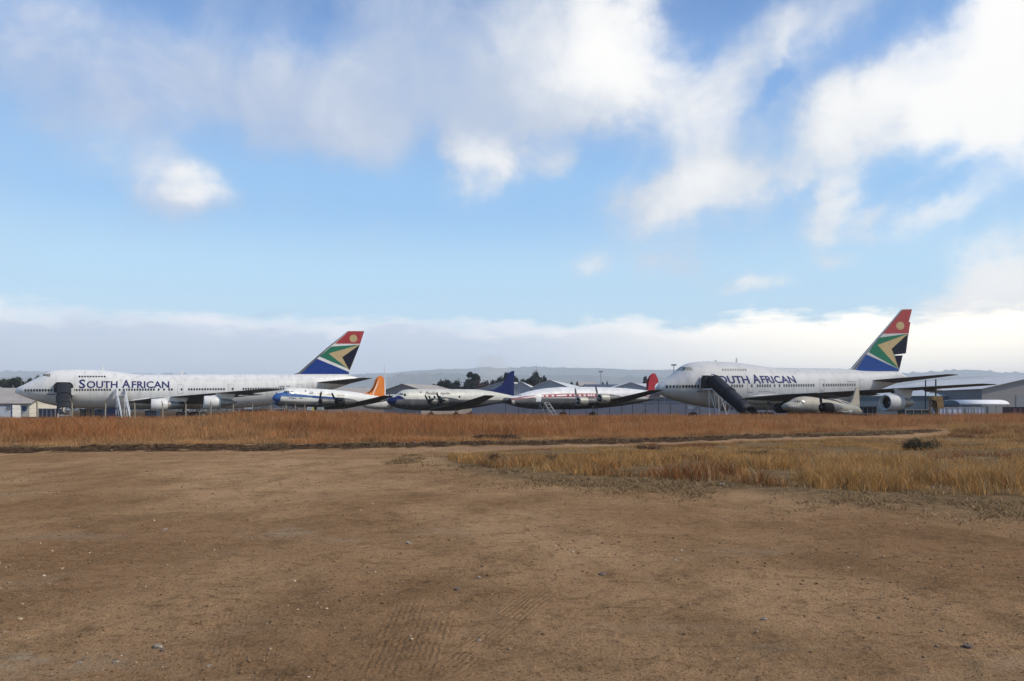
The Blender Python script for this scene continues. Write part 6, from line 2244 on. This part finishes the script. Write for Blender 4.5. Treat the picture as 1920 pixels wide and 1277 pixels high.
b_.add([(-.95, .7, 3.3), (-.6, .7, 3.85), (.75, .7, 3.85), (1.05, .7, 2.0), (.0, .7, 1.7), (-.2, .7, 3.1)], [(5, 4, 3, 2, 1, 0)])
b_.add([(-.95, -.7, 3.3), (-.6, -.7, 3.85), (.75, -.7, 3.85), (1.05, -.7, 2.0), (-.95, .7, 3.3), (-.6, .7, 3.85), (.75, .7, 3.85), (1.05, .7, 2.0)], [(0, 1, 5, 4), (1, 2, 6, 5), (2, 3, 7, 6)])
b_.build('hood', M_rust, t)
b_ = MB()
b_.box((-.1, 0, .55), (2.4, 1.5, .7))
b_.build('chassis', M_rust, t)
for sx in (-.8, .8):
    w = MB()
    w.revolve((sx, -.95, .36), [(0, .18), (0, .34), (.2, .34), (.2, .18)], 14, axis='Y')
    w.build('wheel', M_tyre, t, smooth=True)

# ---------------------------------------------------------------- masts and poles


def mast(name, label, cat, px, D, top, r0, r1, m_, arms=(), lamp=None, group=None):
    t = thing(name, label, cat, (X(px, D), D, 0), 0, group)
    b_ = MB()
    b_.tube([(0, 0, 0), (0, 0, top)], [r0, r1], 8)
    b_.build('pole', m_, t)
    for z_, half in arms:
        b_ = MB()
        b_.tube([(-half, 0, z_), (half, 0, z_)], .07, 6)
        b_.build('arm', m_, t)
    if lamp:
        b_ = MB()
        b_.box((0, 0, top + lamp * .2), (lamp, lamp * .5, lamp * .35))
        b_.build('lamp_head', M_line, t)
    return t


M_mastw = mat('white_mast_paint', (.72, .71, .70), .5, var=.06)
M_pole_haze = mat('galvanised_pole', (.28, .29, .31), .6, .2, var=.1)
mast('mast', 'tall thin white tapered mast rising behind the orange tail fin', 'mast', 721.2, 176, Zh(682, 176), .34, .05, M_mastw)
mast('floodlight_mast', 'slim floodlight mast above the small trees in the middle distance', 'light mast', 1126.5, 330, Zh(698.5, 330), .22, .12, M_pole_haze, lamp=1.8)
mast('floodlight_mast', 'slim floodlight mast above the short jumbo nose', 'light mast', 1263.5, 330, Zh(686, 330), .28, .16, M_pole_haze, lamp=2.0)
mast('radio_mast', 'very thin faint mast above the round dark tree', 'mast', 1006, 420, Zh(684, 420), .16, .06, M_pole_haze)
mast('utility_pole', 'dark pole left of the rusty loader, taller behind the wing', 'pole', 1735.4, 128, Zh(712.5, 128), .12, .10, M_dpost)
mast('utility_pole', 'dark pole with crossbars rising over the rusty loader', 'pole', 1754.6, 128, Zh(711, 128), .14, .11, M_dpost, arms=((Zh(736.6, 128), 1.0), (Zh(757, 128), .9)))

# white rounded tail cone of a plane parked behind the orange fin
D = 172
t = thing('parked_aircraft', 'white rounded hull end showing right of the orange tail fin', 'airplane', (X(729, D), D, 0), .95)
b_ = MB()
vs = []
prof = [(-8.5, .2, 3.0), (-7.0, .9, 3.1), (-4, 1.35, 3.2), (0, 1.5, 3.4), (3, 1.2, 3.8), (6, .6, 4.4), (7.5, .12, 4.7)]
n = 20
for (x_, r_, z_) in prof:
    for k in range(n):
        a = 2 * math.pi * k / n
        vs.append((x_, math.cos(a) * r_, z_ + math.sin(a) * r_ * 1.1))
b_.add(vs, [(i * n + k, i * n + (k + 1) % n, (i + 1) * n + (k + 1) % n, (i + 1) * n + k) for i in range(len(prof) - 1) for k in range(n)] + [tuple(range(n)), tuple((len(prof) - 1) * n + k for k in range(n))])
b_.build('fuselage', M_paint, t, smooth=True)
b_ = MB()
b_.add([(-1.2, -6.5, 3.3), (1.2, -6.5, 3.3), (1.6, 6.5, 3.3), (-1.6, 6.5, 3.3), (-1.2, -6.5, 3.45), (1.2, -6.5, 3.4), (1.6, 6.5, 3.4), (-1.6, 6.5, 3.5)], [(0, 1, 2, 3), (4, 5, 6, 7), (0, 1, 5, 4), (1, 2, 6, 5), (2, 3, 7, 6), (3, 0, 4, 7)])
b_.build('wing', M_paint, t)
b_ = MB()
for x_, y_ in ((-6.5, 0), (0, -1.2), (0, 1.2)):
    b_.tube([(x_, y_, 3.0), (x_, y_, .3)], .07, 6)
    b_.revolve((x_, y_ - .1, .34), [(0, .1), (0, .34), (.2, .34), (.2, .1)], 12, axis='Y')
b_.build('landing_gear', M_gear, t)

# ---------------------------------------------------------------- trees beyond the apron
NAVYGREEN = ((0.010, 0.017, 0.020), (0.032, 0.046, 0.044))
OLIVE = ((0.022, 0.030, 0.022), (0.075, 0.088, 0.060))
RUSSET = ((0.045, 0.032, 0.032), (0.12, 0.080, 0.072))


def tree(label, px, py_top, wpx, D, cols, shape='round', n=1800, seed=0, kind='broadleaf_tree', py_bot=None, group='trees beyond the apron'):
    top = Zh(py_top, D)
    w_ = wpx / F * D
    t = thing(kind, label, 'tree', (X(px, D), D, 0), 0, group)
    rr = random.Random(seed)
    b_ = MB()
    b_.tube([(0, 0, 0), (rr.uniform(-.2, .2), 0, top * .3), (rr.uniform(-.3, .3), 0, top * .62)], [w_ * .035 + .12, w_ * .025 + .1, .08], 8)
    nl = 7
    tips = []
    for k in range(nl):
        a = rr.uniform(0, 2 * math.pi)
        e = (math.cos(a) * w_ * .36, math.sin(a) * w_ * .3, top * rr.uniform(.5, .9))
        b_.tube([(0, 0, top * rr.uniform(.2, .4)), (e[0] * .5, e[1] * .5, (top * .35 + e[2]) / 2), e], [.14, .09, .03], 5)
        tips.append(e)
    b_.build('trunk', M_bark, t)
    lobes = []
    if shape == 'round':
        for k in range(15):
            a = rr.uniform(-1, 1)
            hh = rr.uniform(.34, .86)
            ww_ = math.sqrt(max(0, 1 - ((hh - .5) / .55) ** 2))
            lobes.append((a * w_ * .42 * ww_, rr.uniform(-.3, .3) * w_, top * hh, w_ * rr.uniform(.15, .24), w_ * .16, top * rr.uniform(.09, .15)))
    elif shape == 'spiky':
        for k in range(20):
            a = rr.uniform(-1, 1)
            hmax = .90 - .34 * abs(a) ** 1.8
            hh = rr.uniform(.30, hmax)
            lobes.append((a * w_ * .44, rr.uniform(-.25, .25) * w_, top * hh, w_ * .13, w_ * .12, top * .12))
        for k in range(11):
            a = -1 + 2 * (k + rr.uniform(.2, .8)) / 11
            lobes.append((a * w_ * .46, 0, top * (.88 - .34 * abs(a) ** 1.8 + rr.uniform(-.05, .01)), w_ * .045, w_ * .05, top * .10))
    elif shape == 'umbrella':
        for k in range(9):
            a = rr.uniform(-1, 1)
            lobes.append((a * w_ * .4, rr.uniform(-.2, .2) * w_, top * rr.uniform(.80, .95), w_ * .16, w_ * .16, top * .045))
        for k in range(4):
            lobes.append((rr.uniform(-.25, .25) * w_, 0, top * rr.uniform(.58, .76), w_ * .13, w_ * .12, top * .06))
    leaf_cloud('crown', lobes, n, .62, cols, t, seed=seed)
    return t


TREES = [
    (6, 708, 34, 260, OLIVE, 'round', 'olive tree at the left edge above the tan shed roof'),
    (24, 706.5, 26, 250, NAVYGREEN, 'spiky', 'dark jagged tree second from the left edge'),
    (44, 702.5, 30, 255, OLIVE, 'round', 'tallest rounded tree above the long jumbo nose'),
    (62, 704.5, 24, 260, OLIVE, 'round', 'rounded tree just left of the long jumbo cockpit'),
    (78, 703.5, 24, 266, OLIVE, 'round', 'flat-topped tree touching the long jumbo cockpit'),
    (838, 709, 34, 285, NAVYGREEN, 'round', 'dark round tree leftmost over the navy-nosed airliner'),
    (862, 711.5, 34, 290, NAVYGREEN, 'round', 'low dark tree between the leftmost one and the tall gum'),
    (889, 697.2, 26, 300, NAVYGREEN, 'umbrella', 'tall open gum tree with a flat umbrella crown'),
    (884, 707, 24, 302, NAVYGREEN, 'round', 'dark tree standing under the flat umbrella gum'),
    (822, 716, 26, 288, NAVYGREEN, 'round', 'low dark round tree at the left end of the tree line over the script-lettered airliner'),
    (850, 712.5, 34, 292, NAVYGREEN, 'round', 'dark tree filling the gap right of the leftmost round tree'),
    (876, 710, 32, 296, NAVYGREEN, 'round', 'broad dark tree just left of the umbrella gum trunk'),
    (926, 709, 30, 294, NAVYGREEN, 'spiky', 'lowest dark pine left of the navy tail fin'),
    (992, 706, 26, 288, NAVYGREEN, 'spiky', 'dark pine filling the left flank of the domed pine'),
    (904, 709.5, 34, 270, RUSSET, 'round', 'reddish leafless tree right of the umbrella gum'),
    (938, 700.5, 30, 290, NAVYGREEN, 'spiky', 'jagged dark pine left of the navy tail fin'),
    (950, 694.4, 24, 292, NAVYGREEN, 'spiky', 'highest jagged pine behind the navy tail fin'),
    (967, 701.5, 20, 288, NAVYGREEN, 'spiky', 'jagged pine right of the navy tail fin'),
    (980, 707.5, 24, 286, NAVYGREEN, 'spiky', 'low dark pine in the dip between two taller pines'),
    (1005, 696.4, 44, 284, NAVYGREEN, 'spiky', 'big domed dark pine above the wide grey hangar'),
    (1021, 703.5, 18, 287, NAVYGREEN, 'spiky', 'small pine leaning on the right of the domed pine'),
    (1072, 715, 16, 340, NAVYGREEN, 'spiky', 'small far pine left of the pair above the red-striped airliner'),
    (1083, 713.2, 14, 342, NAVYGREEN, 'spiky', 'slim twin-topped pine above the red-striped airliner'),
    (1130, 714, 9, 330, NAVYGREEN, 'spiky', 'narrow pine at the foot of the floodlight mast'),
    (1138, 712.2, 7, 332, NAVYGREEN, 'spiky', 'narrowest pine just right of the floodlight mast'),
    (1211, 703.4, 18, 300, NAVYGREEN, 'spiky', 'dark pine half hidden by the rounded red fin'),
    (1716, 716.5, 34, 330, OLIVE, 'round', 'hazy low tree between the short jumbo tail and wing'),
    (1745, 712.5, 34, 335, OLIVE, 'round', 'hazy grey-green tree behind the two dark poles'),
    (1767, 712, 18, 338, OLIVE, 'round', 'small hazy tree right of the two dark poles'),
]
for i, (px, pt_, w_, D, cols, shp, lab) in enumerate(TREES):
    tree(lab, px, pt_, w_, D, cols, shp, n=5200 if w_ > 12 else 1500, seed=300 + i, kind='pine_tree' if shp == 'spiky' else ('gum_tree' if shp == 'umbrella' else 'broadleaf_tree'))

# ---------------------------------------------------------------- far town and hills
def ridge_mesh(name, D0, depth, skyline, material, seed):
    """rounded range whose crest follows skyline [(px, py)]; real depth front to back"""
    xs = np.linspace(-D0 * .85, D0 * .85, 1500)
    rows = np.linspace(-1, 1, 26)
    pxs = xs / (D0 + 0.0) * F + 960
    zc = (HZ - np.interp(pxs, [p[0] for p in skyline], [p[1] for p in skyline])) / F * D0 + CAMZ
    gx, gy = np.meshgrid(xs, rows)
    prof_ = np.clip(1 - np.abs(gy) ** 1.6, 0, 1)
    gz = zc[None, :] * prof_ * (0.90 + 0.10 * fbm(gx, gy * depth, 400, 4, seed)) + ((fbm(gx, gy * depth, 110, 3, seed + 5) - .5) * 16 + np.clip(fbm(gx, gy * depth, 34, 3, seed + 7) - .5, 0, 1) * 60 * (fbm(gx, gy * 0, 500, 3, seed + 8) > .47)) * prof_ - (1 - prof_) * 2.0
    return grid_mesh(name, gx, D0 + gy * depth, gz, material)


M_hill = mat('wooded_hillside', (0.035, 0.055, 0.060), .95, var=.5, vscale=.012, streak=((0.15, 0.12, 0.09), (.006, .006, .006), .7))
tag(ridge_mesh('hills', 8000, 800, [(-600, 700), (0, 693), (60, 692.5), (160, 697), (300, 698), (420, 700), (500, 698), (640, 700), (700, 697), (760, 693), (800, 690.4), (860, 689), (940, 686.5), (1000, 684.6), (1080, 686), (1160, 688), (1260, 690), (1400, 694), (1600, 698), (1700, 696), (1740, 692.4), (1790, 690.2), (1850, 692), (1920, 694), (2400, 696)], M_hill, 3), kind='structure')
tag(ridge_mesh('near_hills', 5700, 600, [(-600, 712), (0, 706), (300, 708), (600, 707), (720, 706), (760, 700), (820, 697.5), (880, 699), (930, 702), (1000, 702.5), (1100, 700), (1200, 704), (1300, 708), (1600, 712), (1700, 706), (1800, 703), (1920, 706), (2400, 708)], M_hill, 9), kind='structure')

# scattered pale houses and sheds of the far town: one mass
tb = MB()
rr = random.Random(5)
for k in range(520):
    D = rr.uniform(2000, 4800)
    px = rr.choice([rr.uniform(690, 1260), rr.uniform(700, 830), rr.uniform(1690, 1800), rr.uniform(-100, 2050)])
    w_ = rr.uniform(12, 50) * (1 if rr.random() < .8 else 2)
    h_ = rr.uniform(6, 14)
    slope = max(0, D - 1300) * .012
    x_ = X(px, D)
    yw = rr.uniform(-.4, .4)
    mi = rr.choice([0, 0, 1, 2])
    z0 = slope + 6
    tb.box((x_, D, z0 + h_ / 2 - 6), (w_, 10, h_ + 12), yw, mi)
    c_, s_ = math.cos(yw), math.sin(yw)
    tb.add([(x_ + a * c_ - b * s_, D + a * s_ + b * c_, z) for a, b, z in ((-w_ / 2, -5.4, z0 + h_), (w_ / 2, -5.4, z0 + h_), (w_ / 2, 5.4, z0 + h_), (-w_ / 2, 5.4, z0 + h_), (-w_ / 2, 0, z0 + h_ + 2.4), (w_ / 2, 0, z0 + h_ + 2.4))], [(0, 1, 5, 4), (3, 2, 5, 4), (0, 3, 4), (1, 2, 5)], rr.choice([0, 1, 3]))
tag(tb.build('far_town', [mat('far_white', (.70, .70, .68), .8), mat('far_grey', (.38, .38, .38), .8), mat('far_cream', (.58, .50, .40), .8), mat('far_brown_roof', (.22, .13, .10), .8)]), 'pale houses and sheds of the far town under the hills', 'town', kind='stuff')
# far scattered woodland between the houses
lobes = []
for k in range(900):
    D = rr.uniform(900, 5000)
    px = rr.uniform(-150, 2080)
    r_ = rr.uniform(6, 15)
    slope = max(0, D - 1300) * .012
    lobes.append((X(px, D), D, slope + r_ * .5, r_ * rr.uniform(1, 2.2), r_, r_ * .75))
tag(leaf_cloud('far_woodland', lobes, 70000, 5.0, ((0.014, 0.020, 0.018), (0.045, 0.055, 0.040)), seed=8), 'scattered dark woodland of the plain below the hills', 'woodland', kind='stuff')
# hillside crest trees: ragged rim on the ranges
# smoke column rising from the plain
sm = MB()
sm.revolve((0, 0, 0), [(0, 4), (14, 12), (30, 22), (50, 30), (74, 40), (92, 30), (100, 4)], 18, axis='Z')
smo = sm.build('smoke', bpy.data.materials.new('smoke_volume'), loc=(X(893, 1500), 1500, 18), smooth=True)
ms = smo.data.materials[0]
ms.use_nodes = True
ms.node_tree.nodes.clear()
v_ = ms.node_tree.nodes.new('ShaderNodeVolumePrincipled')
v_.inputs['Color'].default_value = (.95, .92, .86, 1)
v_.inputs['Density'].default_value = 0.006
oo = ms.node_tree.nodes.new('ShaderNodeOutputMaterial')
ms.node_tree.links.new(v_.outputs[0], oo.inputs['Volume'])
smo.rotation_euler = (0, .5, 0)
tag(smo, 'pale smoke drifting up from the plain behind the umbrella gum', 'smoke', kind='stuff')

# ---------------------------------------------------------------- haze: one closed box round everything
hb = MB()
hb.box((0, 4700, 241), (19000, 10400, 484))
hz_o = hb.build('haze', bpy.data.materials.new('haze_volume'))
mh = hz_o.data.materials[0]
mh.use_nodes = True
mh.node_tree.nodes.clear()
v_ = mh.node_tree.nodes.new('ShaderNodeVolumePrincipled')
v_.inputs['Color'].default_value = (.90, .96, 1.0, 1)
v_.inputs['Density'].default_value = 1.6e-4
v_.inputs['Anisotropy'].default_value = 0.0
oo = mh.node_tree.nodes.new('ShaderNodeOutputMaterial')
mh.node_tree.links.new(v_.outputs[0], oo.inputs['Volume'])
tag(hz_o, 'thin morning haze over the whole plain', 'haze', kind='stuff')
